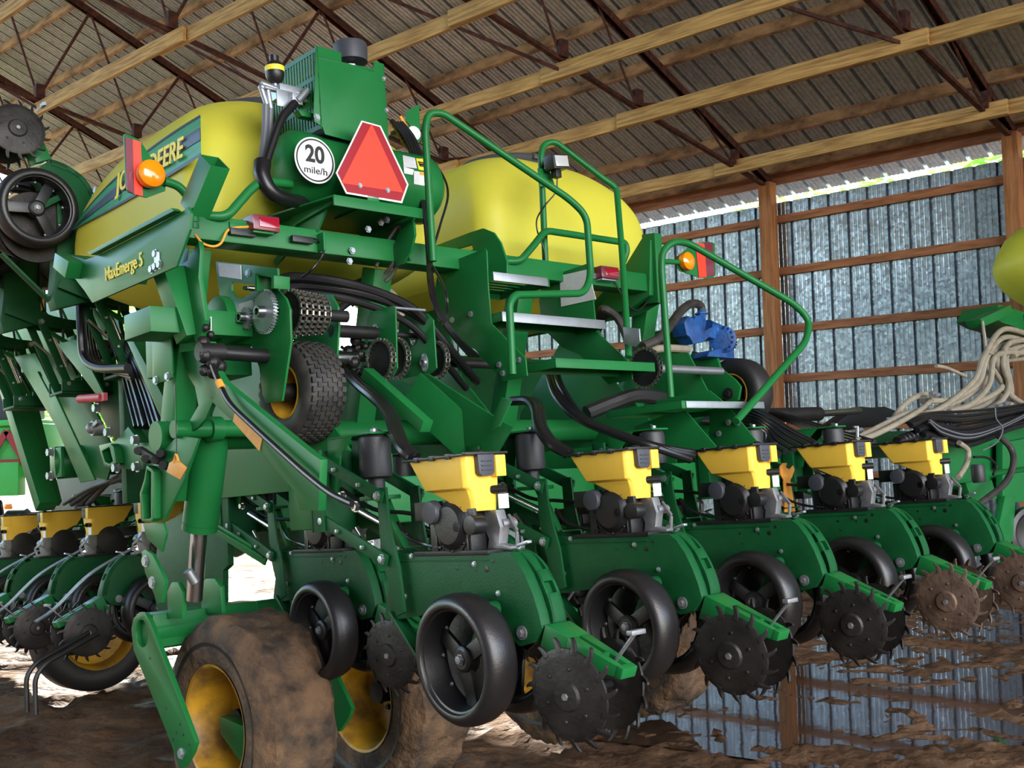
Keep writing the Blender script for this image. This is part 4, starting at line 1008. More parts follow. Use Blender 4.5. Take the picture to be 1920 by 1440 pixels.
part(MB().lathe([(0, .0), (0, .024), (.03, .022), (.03, .014), (.0, .012)], c1 + V((-.016, 0, 0)), (-1, 0, 0), 20), 'gear_hub', STEEL, 0, G1)
b = MB().gear(c2, (-1, 0, 0), .044, 20, .016, .009); G2 = part(b, 'small_gear', ZINC, .0, smooth=30)
part(MB().lathe([(0, .0), (0, .022), (.03, .02), (.03, .013), (.0, .012)], c2 + V((-.016, 0, 0)), (-1, 0, 0), 20), 'gear_hub', STEEL, 0, G2)
# chain drum between the plates
def chain_wheel(c, r, n, w, name='chain_sprocket', mcol=IRON):
    s = part(MB().gear(c, (1, 0, 0), r * .94, n, w, .008), name, mcol, 0)
    b = MB(); k2 = n * 2; x, y = V((0, 1, 0)), V((0, 0, 1))
    for k in range(k2):
        a = 2 * PI * k / k2; p = vec(c) + x * math.cos(a) * r + y * math.sin(a) * r; t = -x * math.sin(a) + y * math.cos(a)
        if k % 2: b.bar(p - t * .009 + V((-.004, 0, 0)), p + t * .009 + V((-.004, 0, 0)), .004, .013, up=(x * math.cos(a) + y * math.sin(a))); b.bar(p - t * .009 + V((w + .004, 0, 0)), p + t * .009 + V((w + .004, 0, 0)), .004, .013, up=(x * math.cos(a) + y * math.sin(a)))
        else: b.cyl(p, p + V((w, 0, 0)), .006, seg=6)
    part(b, 'roller_chain', CHAIN, 0, s); return s
for k in range(5): chain_wheel((GP + .06 + k * .030, c1.y - .02, c1.z - .0), .088 - .003 * k, 22, .016)
b = MB(); b.cyl((GP, c1.y - .02, c1.z), (GP + .33, c1.y - .02, c1.z), .025); part(b, 'drive_shaft', IRON)
GP2 = GP + .335
g2 = plate('drive_plate', [(x_, y_) for x_, y_ in [(578, 565), (600, 550), (620, 552), (633, 575), (635, 610), (630, 690), (620, 750), (575, 750), (560, 690), (550, 640), (560, 590)]], GP2, .010)
def flange(c, r=.024, d=(-1, 0, 0), par=None):
    b = MB(); c = vec(c); b.prism([(c.y - .0 + math.cos(a) * (r * .9), c.z + math.sin(a) * r * 1.7) for a in [2 * PI * k / 16 for k in range(16)]], 0, c.x - .006, c.x)
    b.lathe([(0, r * .5), (0, r * .85), (.012, r * .75), (.014, r * .5)], c + V((-.005, 0, 0)), d, 18, close=True)
    for s in (-1, 1): b.bolt(c + V((-.006, 0, s * r * 1.3)), d, .006, .006)
    return part(b, 'bearing_flange', ZINC, 0, par)
flange(X(607, 595, GP2), .022, par=g2)
# turf tyre drive wheels with yellow rims
def turf(c, w, r, rim, blocks=True, name='drive_wheel'):
    c = vec(c); prof = [(.012, rim), (0, rim + .02), (-.004, r * .80), (.008, r * .92), (.03, r * .985), (w / 2, r), (w - .03, r * .985), (w - .008, r * .92), (w + .004, r * .80), (w, rim + .02), (w - .012, rim), (w - .02, rim - .004), (.02, rim - .004)]
    t = part(MB().lathe(prof, c, (1, 0, 0), 56, close=True), name, RUBD if blocks else RUB, smooth=50)
    if blocks:
        b = MB(); n = 34; rows = 7
        for j in range(rows):
            xx = c.x + .012 + (w - .024) * (j + .5) / rows; u = (xx - c.x - w / 2) / (w / 2); rr = r * (1 - .055 * u ** 4) - .003
            for k in range(n):
                a = 2 * PI * (k + (j % 2) * .5) / n; a1 = a + 2 * PI / n * .60; vs = []
                for (aa, dx) in ((a, -.4), (a1, -.44), (a1, .30), (a1 - .03, .44), (a, .40)):
                    for rad in (rr - .004, rr + .008): vs.append((xx + dx * (w - .024) / rows, c.y + math.cos(aa) * rad, c.z + math.sin(aa) * rad))
                b.mesh(vs, [(1, 3, 5, 7, 9), (8, 6, 4, 2, 0)] + [(2 * q, 2 * ((q + 1) % 5), 2 * ((q + 1) % 5) + 1, 2 * q + 1) for q in range(5)])
        part(b, 'tread_blocks', RUBD, 0, t, smooth=0)
    b = MB(); b.lathe([(.008, rim + .006), (.004, rim), (.02, rim - .012), (.05, rim - .02), (w * .55, rim - .03), (w * .6, .05), (w * .55, .03), (w * .5, .03), (w * .5, 0), (w * .62, 0), (w * .7, rim - .02), (w - .005, rim + .004)], c, (1, 0, 0), 44)
    R = part(b, 'rim', YEL_R, 0, t)
    b = MB(); b.lathe([(-.02, 0), (-.02, .03), (.02, .035), (w * .55, .04)], c, (1, 0, 0), 20)
    for k in range(5): a = 2 * PI * k / 5; b.bolt(c + V((w * .54, math.cos(a) * .055, math.sin(a) * .055)), (-1, 0, 0), .008, .008)
    part(b, 'hub', IRON, 0, t); return t
tc = X(530, 735, 2.40); turf((2.395, 3.88, tc.z * 3.88 / tc.y), .185, .205, .105)
b = MB(); q = V((2.36, 3.88, tc.z * 3.88 / tc.y)); b.cyl(q, q + V((.05, 0, 0)), .03); b.bolt(q, (-1, 0, 0), .02, .015); part(b, 'wheel_hub_bracket', IRON, .002)
# second pair of plates with sprockets to the right
x3 = 2.86
g3 = plate('drive_plate', [(688, 600), (695, 585), (735, 573), (741, 578), (744, 690), (736, 705), (715, 712), (700, 690), (690, 660)], x3, .008)
flange(X(705, 625, x3), .024, par=g3)
x4 = 3.08
g4 = plate('drive_plate', [(748, 598), (765, 587), (800, 588), (812, 600), (818, 690), (808, 700), (750, 710), (745, 690)], x4, .008)
flange(X(775, 630, x4), .024, par=g4); flange(X(797, 680, x4), .024, par=g4)
for (px, py, xx, r) in ((712, 675, x3 - .05, .085), (740, 672, x3 + .06, .085), (815, 675, x4 + .06, .08)):
    p = X(px, py, xx); chain_wheel(p, r, 24, .012)
b = MB(); sA_ = X(600, 600, GP2); pz = X(705, 625, x3)
b.cyl((GP2, pz.y, pz.z), (x3, pz.y, pz.z), .028); b.cyl((x3, pz.y, pz.z), (x4, pz.y, pz.z), .012); part(b, 'cross_shaft', IRON)
pz = X(650, 672, 2.75); b = MB(); b.cyl((GP2, pz.y, pz.z), (2.80, pz.y, pz.z), .030); part(b, 'cross_shaft', STEEL)
b = MB(); b.cyl((2.80, pz.y, pz.z), (3.0, pz.y, pz.z), .014, seg=6); b.cyl((3.0, pz.y, pz.z), (4.3, pz.y, pz.z), .022, seg=14); part(b, 'hex_shaft', IRON)
b = MB(); q0 = X(738, 577, x3 + .01); b.cyl(q0, q0 + V((.17, 0, 0)), .007); part(b, 'spacer_rod', ZINC)
b = MB(); random.seed(5)
for k in range(10): p = V((2.80 + random.uniform(-.03, .05), pz.y + random.uniform(-.04, .04), pz.z + random.uniform(-.06, .08))); b.sphere(p, random.uniform(.014, .028), 8)
part(b, 'universal_joint', IRON)
# hub drum, label and universal joint on the left
hb = X(405, 600, 2.2)
b = MB(); b.lathe([(0, .018), (0, .095), (.008, .10), (.04, .10), (.04, 0)], hb, (1, 0, 0), 32); part(b, 'hinge_drum', GREEN, .001)
part(MB().prism(YZ([(375, 600), (397, 594), (397, 622), (375, 628)], 2.085), 0, 2.08, 2.084), 'warning_label', WHITE, 0)
part(MB().prism(YZ([(383, 600), (396, 597), (396, 618), (383, 622)], 2.082), 0, 2.078, 2.0805), 'warning_label_print', LETB, 0)
b = MB(); random.seed(8); c = X(395, 660, 2.05)
for k in range(16): p = c + V((random.uniform(-.03, .04), random.uniform(-.03, .03), random.uniform(-.09, .09))); b.sphere(p, random.uniform(.012, .028), 8)
b.cyl(c + V((-.05, 0, 0)), c + V((.05, 0, 0)), .035); UJ = part(b, 'universal_joint', IRON)
part(MB().cyl(c, c + V((.32, 0, -.01)), .028), 'drive_shaft', BLK)
# long diagonal arm with a yellow sticker and cable along it
ax_ = 2.06
ar = plate('diagonal_arm', [(384, 690), (372, 640), (392, 640), (402, 690), (420, 718), (583, 850), (600, 862), (597, 958), (562, 956), (553, 922), (487, 849), (438, 792), (400, 756), (380, 735)], ax_, .03)
part(MB().prism(YZ([(440, 775), (492, 818), (487, 846), (437, 790)], ax_ - .002), 0, ax_ - .003, ax_ - .001), 'yellow_sticker', TAGO, 0, ar)
b = MB(); pts = [X(a, c, ax_ - .03) for a, c in ((398, 685), (410, 715), (430, 755), (470, 795), (530, 850), (575, 890), (620, 925), (660, 945))]; b.tube(spline(pts, 6), .011, 10); part(b, 'flexible_cable', BLKG, 0)
b = MB(); q = X(410, 715, ax_ - .03); b.cyl(q, X(416, 728, ax_ - .03), .014); part(b, 'yellow_band', TAGO)
b = MB(); q = X(668, 950, 2.12); b.cyl(X(655, 943, 2.12), q, .015); b.bolt(q, (-1, 0, 0), .015, .012); part(b, 'cable_end', STEEL)
# second light green diagonal rail and cable in the centre
b = MB(); p, q = X(688, 700, 2.75), X(800, 800, 2.75); b.bar(p, q, .05, .05, up=(1, 0, 0)); part(b, 'slanted_rail', GREEN, .002)
b = MB(); b.bar(V((2.95, 3.75, .50)), X(905, 850, 3.05), .012, .17, up=(0, 0, 1)); part(b, 'lift_arm', GREEN, .002)
plate('lift_arm', [(750, 712), (800, 700), (940, 790), (960, 800), (925, 860), (905, 862), (880, 850), (780, 730)], 3.02, .012)
plate('slotted_link', [(940, 745), (957, 752), (935, 800), (918, 812), (922, 790)], 2.95, .01)
# ---- hoses of the centre
def hose(name, pts, r, m=BLKG, yk=None):
    P = [Y(a, c, y) if ax == 1 else X(a, c, y) for a, c, y, *r2 in pts for ax in (r2[0] if r2 else 1,)]
    return part(MB().tube(spline(P, 7), r, 10), name, m)
for dx, dy, r in ((0, 0, .022), (14, 16, .020), (-6, 28, .016)):
    hose('hydraulic_hose', [(522 + dx, 524 + dy, 4.05), (560 + dx, 520 + dy, 4.0), (640 + dx, 530 + dy, 3.9), (720 + dx, 553 + dy, 3.85), (780 + dx, 585 + dy, 3.8), (830 + dx, 640 + dy, 3.8), (880 + dx, 700 + dy, 3.9)], r)
for k, (a, r) in enumerate((((700, 545), .022), ((716, 560), .02), ((690, 575), .018))):
    hose('vacuum_hose', [(a[0] - 60, a[1] + 10, 4.2), (a[0] - 30, a[1] - 12, 4.15), (a[0], a[1] - 18, 4.1), (a[0] + 25, a[1], 4.1), (a[0] + 35, a[1] + 40, 4.1), (a[0] + 10, a[1] + 60, 4.2)], r, HOSEB if k == 1 else RUBD)
hose('hose_loop', [(705, 500, 3.9), (722, 460, 3.88), (745, 425, 3.86), (750, 440, 3.86), (738, 490, 3.86), (722, 515, 3.9)], .009, RUBD)
hose('hose_loop', [(770, 425, 3.84), (760, 445, 3.84), (752, 480, 3.84), (735, 515, 3.88), (722, 528, 3.9)], .009, RUBD)
for k, (o, r) in enumerate(((0, .021), (8, .019))):
    hose('delivery_hose', [(960 + o, 752, 3.5), (990 + o, 752, 3.35), (1004 + o, 768, 3.2), (1010 + o, 800, 3.1), (1030 + o, 830, 3.0), (1062 + o, 850, 2.92)], r)
for o, r in ((0, .021), (9, .018)):
    hose('delivery_hose', [(640 + o, 690, 4.0), (672 + o, 722, 3.8), (705 + o, 750, 3.5), (727 + o, 775, 3.3), (738 + o, 805, 3.1), (752 + o, 838, 2.95), (772 + o, 858, 2.90)], r)
for k, (y0, y1, o) in enumerate(((700, 855, 0), (690, 850, 5), (705, 862, -6))):
    hose('delivery_hose', [(1035 + o, y0, 3.7), (1050 + o, y0 + 40, 3.5), (1090 + o, 785, 3.3), (1160 + o, 815, 3.1), (1230 + o, 838, 2.95), (1300 + o, y1, 2.9)], .017)
for k in range(6):
    hose('delivery_hose', [(1345 - k * 6, 770 + k * 4, 3.9), (1400, 766 + k * 6, 3.7), (1440, 780 + k * 6, 3.5), (1480 - k * 8, 805 + k * 6, 3.3), (1530 - k * 14, 832 + k * 4, 3.05)], .014)
for k in range(5):
    hose('delivery_hose', [(1400 + k * 8, 760 + k * 3, 4.2), (1470 + k * 5, 778 + k * 4, 4.0), (1560, 805 + k * 5, 3.6), (1640 - k * 6, 828 + k * 4, 3.2)], .013)
for k in range(5):
    hose('vacuum_hose', [(1160, 700 + k * 6, 3.9), (1180 + k * 3, 660 + k * 6, 3.9), (1160 + k * 4, 600 + k * 5, 3.95), (1128 + k * 6, 580 + k * 4, 4.0), (1120, 620, 4.2)], .022, RUBD) if k < 3 else None
for k in range(7):
    hose('wire_harness', [(640 + k * 12, 650 + k * 8, 4.3), (720 + k * 6, 720 + k * 4, 4.1), (800 + k * 8, 790 - k * 3, 4.0), (900, 840 - k * 4, 3.9), (1010, 862 - k * 6, 3.7)], .008)
# ---- tool bars
b = MB(); b.box((2.25, 3.48, -.06), (5.9, 3.64, .12)); part(b, 'tool_bar', GREEN, .008)
b = MB(); b.box((2.55, 4.73, -.06), (5.6, 4.88, .12)); part(b, 'tool_bar', GREEN, .008)
for x in (2.62, 3.9, 4.8): part(MB().box((x, 3.6, .12), (x + .1, 4.8, .22)), 'bar_connector', GREEN, .006)
for x in (2.3, 3.2, 4.3, 5.0):
    part(MB().prism([(3.62, .1), (4.9, .1), (4.75, .5), (4.3, .95), (4.1, .95), (4.0, .6), (3.62, .2)], 0, x + .25, x + .262), 'frame_web', GREEN, .002)
for x in (2.1, 3.0, 3.9, 4.9): part(MB().bar((x, 4.0, zb), (x, 4.3, .1), .10, .10, up=(1, 0, 0)), 'frame_leg', GREEN, .006)
b = MB(); b.cyl((2.0, 4.2, .35), (5.4, 4.2, .35), .06, seg=24); part(b, 'rocker_tube', GREEN)
b = MB(); b.cyl(X(325, 805, 2.0), X(325, 805, 2.0) + V((.5, 0, 0)), .035, seg=24); b.lathe([(.15, .035), (.15, .05), (.2, .05), (.2, .035)], X(325, 805, 2.0), (1, 0, 0), 24); part(b, 'pivot_tube', GREEN)
# right gauge wheel assembly with blue pump
wx = 5.49; tcr = X(1368, 738, wx)
turf((wx, tcr.y, tcr.z), .17, .215, .115, False)
plate('wheel_arm', [(1298, 658), (1345, 672), (1350, 690), (1378, 712), (1388, 725), (1384, 750), (1375, 755), (1320, 735), (1282, 712), (1285, 690)], wx - .03, .02)
b = MB(); q = X(1365, 738, wx - .035); b.cyl(q, q + V((.06, 0, 0)), .035); b.bolt(q, (-1, 0, 0), .02, .015); part(b, 'wheel_hub_bracket', IRON, .002)
py_ = 3.95
b = MB(); 
b.prism(XZ([(1283, 605), (1290, 592), (1302, 598), (1306, 592), (1320, 590), (1325, 600), (1322, 620), (1345, 608), (1342, 636), (1330, 632), (1318, 642), (1300, 645), (1294, 632), (1288, 628)], py_), 1, py_, py_ + .10)
b.cyl(Y(1312, 602, py_ + .05), Y(1316, 585, py_ + .05), .028); b.lathe([(0, 0), (0, .042), (.01, .042), (.01, 0)], Y(1315, 590, py_ + .05), (0, 0, 1), 12)
p, q = Y(1325, 612, py_ + .05), Y(1365, 635, py_ + .05); b.cyl(p, q, .045, .06)
cc = Y(1352, 636, py_ + .0); b.cyl(cc, cc + V((.17, .10, .0)), .072, seg=28); b.cyl(cc + V((.0, -.01, 0)), cc + V((.03, .01, 0)), .082, seg=28)
b.prism(XZ([(1330, 660), (1342, 655), (1375, 650), (1378, 672), (1325, 668)], py_), 1, py_, py_ + .14)
BP = part(b, 'liquid_pump', BLUE, .004)
b = MB()
for k in range(14): a = 2 * PI * k / 14; b.bolt(cc + V((.0, -.012, 0)) + V((0.0, math.cos(a) * .07, math.sin(a) * .07)), (-1, -.2, 0), .007, .006)
part(b, 'pump_bolts', BLUE, 0, BP)
part(MB().gear(cc + V((.20, .10, .0)), (1, .3, 0), .062, 20, .012, .008), 'pump_sprocket', IRON, 0, BP)
hose('suction_hose', [(1316, 585, py_ + .05), (1312, 572, py_ + .05), (1295, 570, py_), (1275, 585, 3.9), (1255, 612, 3.85), (1235, 635, 3.8), (1205, 650, 3.8)], .026, RUBD)
hose('beige_pipe', [(1205, 657, 3.9), (1250, 653, 3.9), (1290, 655, 3.95)], .022, HOSEB)
hose('vacuum_hose', [(1230, 650, 4.2), (1255, 628, 4.2), (1278, 645, 4.2), (1282, 680, 4.3)], .03, RUB)
plate('wheel_mount', [(1180, 668), (1290, 662), (1330, 740), (1240, 748), (1180, 720)], wx - .6, .012)
plate('wheel_mount', [(1240, 660), (1270, 655), (1300, 700), (1320, 750), (1262, 740)], wx - .3, .012)
hose('suction_hose', [(1100, 775, 3.9), (1150, 755, 3.85), (1190, 742, 3.8), (1230, 745, 3.8), (1255, 752, 3.85)], .04, RUB)
p = X(1208, 690, 4.35); chain_wheel(p, .10, 26, .012)
b = MB(); b.cyl((4.3, p.y, p.z), (5.0, p.y, p.z), .022); part(b, 'cross_shaft', ZINC)

# ---- carrying wheels with caked mud
def mudwheel(x0, w=.33, r=.425, rim=.235, y=4.24, zw=-1.10, mud=True):
    # z in the planter frame such that the hub is zw above the camera level reference in the world
    z = (zw + y * math.sin(TILT)) / math.cos(TILT); c = V((x0, y, z))
    prof = [(.01, rim + .004), (-.004, rim + .03), (-.012, r * .80), (.0, r * .93), (.03, r * .99)]
    prof += [(w * k / 10, r * (1 + .004 * (k % 2))) for k in range(1, 10)] + [(w - .03, r * .99), (w, r * .93), (w + .012, r * .8), (w + .004, rim + .03), (w - .01, rim + .004)]
    b = MB(); b.lathe(prof, c, (1, 0, 0), 120)
    for v in b.bm.verts:
        d = V((0, v.co.y - c.y, v.co.z - c.z)); rr = d.length; t = max(0, min(1, (rr - r * .78) / (r * .2)))
        n = noise.noise(v.co * 9) * .022 + noise.noise(v.co * 26) * .014 + noise.noise(v.co * 60) * .008
        v.co += d.normalized() * n * t
    T = part(b, 'carrying_wheel', MUDT, smooth=70)
    b = MB(); b.lathe([(.012, rim + .06), (-.015, r * .79), (-.012, r * .77), (.008, rim + .02), (.008, rim)], c, (1, 0, 0), 60); part(b, 'clean_sidewall', RUB, 0, T)
    b = MB(); b.lathe([(.0, rim + .012), (.004, rim), (.03, rim - .012), (.07, rim - .02), (w * .6, rim - .03), (w * .66, rim * .5), (w * .6, .09), (w * .5, .08), (w * .5, 0)], c, (1, 0, 0), 60); part(b, 'rim', YEL_R, 0, T)
    b = MB(); b.cyl(c + V((w * .3, 0, 0)), c + V((w * .6, 0, 0)), .05, seg=20)
    for k in range(8): a = 2 * PI * k / 8; b.bolt(c + V((w * .5, math.cos(a) * .075, math.sin(a) * .075)), (-1, 0, 0), .012, .012)
    part(b, 'hub', IRON, 0, T)
    return T, c
T1, cT1 = mudwheel(2.22); T2, cT2 = mudwheel(2.93)
mudwheel(4.05); mudwheel(4.75)
# rocker arm, axle plates and lift cylinder at the left
rx = 2.10
b = MB(); ctr = X(266, 1188, rx)
outer = YZ([(246, 1180), (250, 1160), (261, 1148), (272, 1150), (281, 1166), (366, 1392), (360, 1412), (344, 1440), (336, 1440), (325, 1405), (250, 1218)], rx)
hole = [(ctr.y + math.cos(a) * .058, ctr.z + .0 + math.sin(a) * .058) for a in [2 * PI * k / 20 for k in range(20)]]
RA = part(b.prism(outer, 0, rx, rx + .02, [hole]), 'rocker_arm', GREEN, .002)
b = MB()
for q in ((281, 1234), (312, 1328), (338, 1358), (331, 1374), (344, 1378), (325, 1387), (355, 1396)): p = X(q[0], q[1], rx); b.lathe([(0, 0), (0, .006), (.001, .006), (.001, 0)], p + V((-.0015, 0, 0)), (1, 0, 0), 10)
part(b, 'arm_holes', BLK, 0, RA)
bolts(RA, [(340, 1413)], rx, .018)
b = MB(); b.pipe((rx + .01, ctr.y, ctr.z), (3.3, ctr.y, ctr.z), .075, .058, 28); AXL = part(b, 'axle_tube', GREEN)
b = MB(); b.prism([(cT1.y + .02, cT1.z + .03), (cT1.y - .24, cT1.z + .0), (cT1.y - .24, cT1.z - .2), (cT1.y + .02, cT1.z - .04)], 0, 2.26, 2.34); part(b, 'spindle_arm', GREEN, .003)
b = MB(); outer2 = [(u, w_) for u, w_ in outer]; b.prism(outer2, 0, 2.84, 2.86); part(b, 'rocker_arm', GREEN, .002)
# axle beam top (dark plate under the clevis) and clevis
b = MB(); p = X(275, 1152, 2.12); b.box((2.12, p.y - .06, p.z - .14), (2.62, p.y + .10, p.z)); part(b, 'axle_beam', GREEN, .004)
plate('clevis_plate', [(315, 1160), (313, 1110), (322, 1092), (333, 1092), (342, 1110), (342, 1160)], 2.18, .02)
plate('clevis_plate', [(378, 1150), (376, 1100), (385, 1085), (402, 1085), (413, 1100), (416, 1150)], 2.36, .02)
plate('pivot_plate', [(265, 1035), (272, 1030), (286, 1040), (310, 1090), (302, 1130), (296, 1132), (272, 1075)], 2.02, .015)
bolts(ROOT, [(273, 1052), (286, 1092)], 2.02, .02)
# lift cylinder
b = MB(); p, q = X(398, 800, 2.22), X(374, 993, 2.22); b.cyl(p, q, .073, seg=30); b.lathe([(0, .0), (0, .06), (.03, .074), (.03, 0)], q, p - q, 30); LC = part(b, 'lift_cylinder', GREEN)
part(MB().cyl(q, X(364, 1125, 2.22), .034, seg=24), 'cylinder_rod', STEEL, 0, LC)
part(MB().cyl(X(352, 1070, 2.14), X(352, 1070, 2.14) + V((.03, 0, -.05)), .02), 'rod_pin', ZINC, 0, LC)
# pale plate behind the cylinder, hollow bar end, tag wire
plate('wing_hinge_plate', [(333, 817), (372, 822), (345, 900), (312, 965), (308, 975), (265, 976), (262, 925), (284, 876), (300, 850)], 2.02, .012)
b = MB(); o = YZ([(275, 873), (284, 879), (288, 885), (288, 972), (284, 978), (268, 978), (264, 974), (262, 925), (270, 900)], 1.99); i = YZ([(275, 880), (283, 885), (283, 970), (280, 973), (270, 973), (268, 970), (266, 926), (273, 903)], 1.99)
b.prism(o, 0, 1.99, 2.02, [i]); part(b, 'bar_end_frame', GREEN, .001)
plate('hanger_plate', [(268, 982), (305, 978), (312, 1000), (303, 1035), (275, 1010)], 2.03, .01)
plate('x_gusset', [(385, 655), (400, 700), (405, 740), (385, 785), (372, 800), (350, 815), (328, 818), (332, 805), (352, 795), (372, 760), (365, 725), (350, 700), (340, 660)], 2.06, .014)
b = MB(); b.bar(X(318, 508, 1.98), X(362, 635, 2.03), .09, .10, up=(1, 0, 0)); part(b, 'frame_strut', GREEN, .004)
b = MB(); bx0 = X(232, 590, 1.86); bx1 = X(283, 622, 1.86); b.box((1.86, bx1.y, X(258, 630, 1.86).z), (2.5, bx0.y, X(258, 582, 1.86).z)); part(b, 'hinge_box', GREEN, .003)
pl = plate('cover_plate', [(285, 612), (313, 600), (320, 603), (322, 708), (318, 712), (290, 720), (286, 714)], 2.0, .008)
bolts(pl, [(289, 614), (311, 606), (293, 713), (315, 706)], 2.0, .014)
b = MB(); b.box((2.02, X(318, 700, 2.03).y, X(318, 700, 2.03).z), (2.4, X(318, 610, 2.03).y + .2, X(330, 605, 2.03).z)); part(b, 'hinge_block', GREEN, .004)
plate('wheel_module_frame', [(300, 985), (345, 960), (425, 960), (428, 1060), (418, 1070), (418, 1160), (300, 1160), (285, 1100)], 2.64, .03, GREEN2)
plate('shade_backing_plate', [(250, 830), (560, 760), (760, 800), (760, 1000), (560, 1040), (470, 1030), (440, 1045), (415, 1030), (330, 1040), (255, 1000)], 4.1, .03, GREEN2)  # plate added to stand in for the dark background behind the units
part(MB().box((2.5, 5.6, .12), (5.7, 5.66, .98)), 'shade_fill_plate', GREEN2, .004)  # added dark green sheet, fills the bright gaps in the centre with shade
slab_ = MB().prism(YZ([(96, 905), (150, 872), (262, 862), (262, 1010), (96, 1020)], 3.95), 0, 3.95, 4.0); part(slab_, 'wing_shade_slab', IRON, .004)  # added dark slab, its colour stands in for shade behind the wing hoppers
b = MB(); b.bar(X(395, 985, 2.5), X(500, 1050, 2.6), .012, .05, up=(0, 0, 1)); b.bar(X(392, 980, 2.5), X(500, 1045, 2.6), .05, .008, up=(0, 0, 1)); part(b, 'marker_link', GREEN, .001)
# ---- left: tall folded wing members
def slab(name, pts, x, th=.02, holes=(), m=GREEN): return plate(name, pts, x, th, m, holes=holes, bev=.003)
LXW = 2.6
b = MB()
def beamp(name, a, c, w, h, x, m=GREEN, x2=None):
    return part(MB().bar(X(a[0], a[1], x), X(c[0], c[1], x2 or x), w, h, up=(1, 0, 0)), name, m, .004)
beamp('wing_arm', (0, 665), (88, 950), .09, .12, 2.75)
beamp('wing_arm', (30, 660), (100, 945), .06, .10, 2.9)
sl = slab('slotted_wing_plate', [(26, 668), (65, 662), (75, 680), (178, 900), (150, 905), (105, 800)], 2.45, .012, holes=[[(70, 697), (75, 697), (98, 738), (94, 742)]])
slab('slotted_wing_plate', [(62, 668), (125, 650), (215, 850), (200, 900), (150, 890)], 2.62, .012, holes=[[(105, 690), (113, 686), (134, 728), (128, 732)]])
slab('wing_frame_plate', [(106, 645), (142, 636), (195, 740), (180, 740), (150, 700)], 2.40, .012)
slab('wing_frame_plate', [(130, 648), (240, 645), (300, 760), (330, 830), (240, 860), (200, 800), (160, 720)], 2.75, .012, holes=[[(128 + 66, 655), (128 + 90, 650), (236, 680), (246, 690), (212, 686), (197, 678)]])
slab('wing_frame_plate', [(0, 560), (60, 545), (130, 560), (225, 590), (235, 650), (140, 660), (30, 670), (0, 690)], 3.2, .012)
for (a, c, d2, e2) in (((0, 570), (45, 655), 24, 2.9), ((60, 560), (110, 650), 20, 2.85), ((95, 545), (140, 640), 20, 2.8), ((150, 550), (200, 620), 18, 2.75)):
    beamp('parallel_link', a, c, .05, .02, e2)
slab('wing_leg', [(238, 640), (250, 640), (330, 790), (318, 815), (295, 770)], 2.15, .08)
slab('wing_leg', [(290, 720), (322, 712), (330, 760), (335, 820), (318, 800), (300, 770)], 2.2, .05)
b = MB(); b.cyl(X(105, 868, 2.5), X(105, 868, 2.5) + V((.75, -.35, .02)), .095, seg=28); part(b, 'wing_pivot_tube', GREEN)
b = MB(); q = X(104, 868, 2.48); b.prism([(q.y + .12 * math.cos(a), q.z + .12 * math.sin(a)) for a in [PI / 4 + PI / 2 * k for k in range(4)]], 0, q.x, q.x + .02); part(b, 'tube_end_plate', GREEN, .002)
b = MB()
for (px, py) in ((98, 848), (98, 892), (207, 810), (185, 765), (222, 877), (258, 825), (260, 875)): part(MB().bolt(X(px, py, 2.4), (-1, 0, 0), .022, .03), 'frame_bolt', ZINC)
slab('pivot_casting', [(185, 835), (215, 828), (240, 800), (262, 830), (300, 830), (305, 880), (240, 880), (195, 875)], 2.42, .06)
b = MB(); o = YZ([(187, 842), (207, 832), (213, 838), (218, 868), (205, 875), (194, 870)], 2.38); i = YZ([(191, 846), (205, 838), (212, 865), (205, 870), (197, 866)], 2.38); b.prism(o, 0, 2.38, 2.43, [i]); part(b, 'square_hook', GREEN, .001)
b = MB(); p = X(150, 748, 2.35); q = X(192, 745, 2.35); b.cyl(p, q, .022, seg=20); b.box(q + V((-.01, -.04, -.02)), q + V((.01, .0, .02))); part(b, 'red_sleeve', PINK)
b = MB(); random.seed(11); c = X(172, 803, 2.36)
b.cyl(c + V((0, 0, 0)), c + V((.05, 0, 0)), .04); b.bar(c, X(185, 790, 2.36), .02, .02); b.sphere(c, .03, 10); part(b, 'hose_coupler', CAST)
b = MB(); random.seed(12)
for (px, py) in ((258, 845), (272, 860), (300, 850), (305, 872), (290, 862)): b.cyl(X(px, py, 1.98), X(px + 8, py + 2, 2.02), .016)
b.bar(X(262, 842, 2.0), X(300, 866, 2.0), .022, .022); part(b, 'hitch_pins', IRON)
for k in range(5):
    P = [X(150 + k * 5, 540, 2.35 + .05 * k), X(152 + k * 5, 620, 2.3 + .05 * k), X(158 + k * 6, 670, 2.3 + .05 * k), X(185 + k * 4, 690, 2.3 + .05 * k), X(240 + k * 3, 690 + k * 6, 2.3 + .05 * k)]
    part(MB().tube(spline(P, 7), .022 if k == 0 else .014, 10), 'hydraulic_hose', BLKG)
for k in range(6):
    P = [X(205 + k * 5, 630, 2.55), X(225 + k * 7, 680, 2.5), X(240 + k * 9, 740, 2.5), X(255 + k * 10, 800, 2.45)]
    part(MB().tube(spline(P, 7), .013 + .004 * (k % 3), 10), 'hydraulic_hose', BLKG)
for k in range(4):
    P = [X(120 + k * 15, 945, 2.9), X(170 + k * 12, 915 - k * 4, 2.8), X(210 + k * 8, 900, 2.7), X(262, 870 + k * 8, 2.6)]
    part(MB().tube(spline(P, 7), .012 + .006 * (k % 2), 10), 'wing_hose', RUBD)
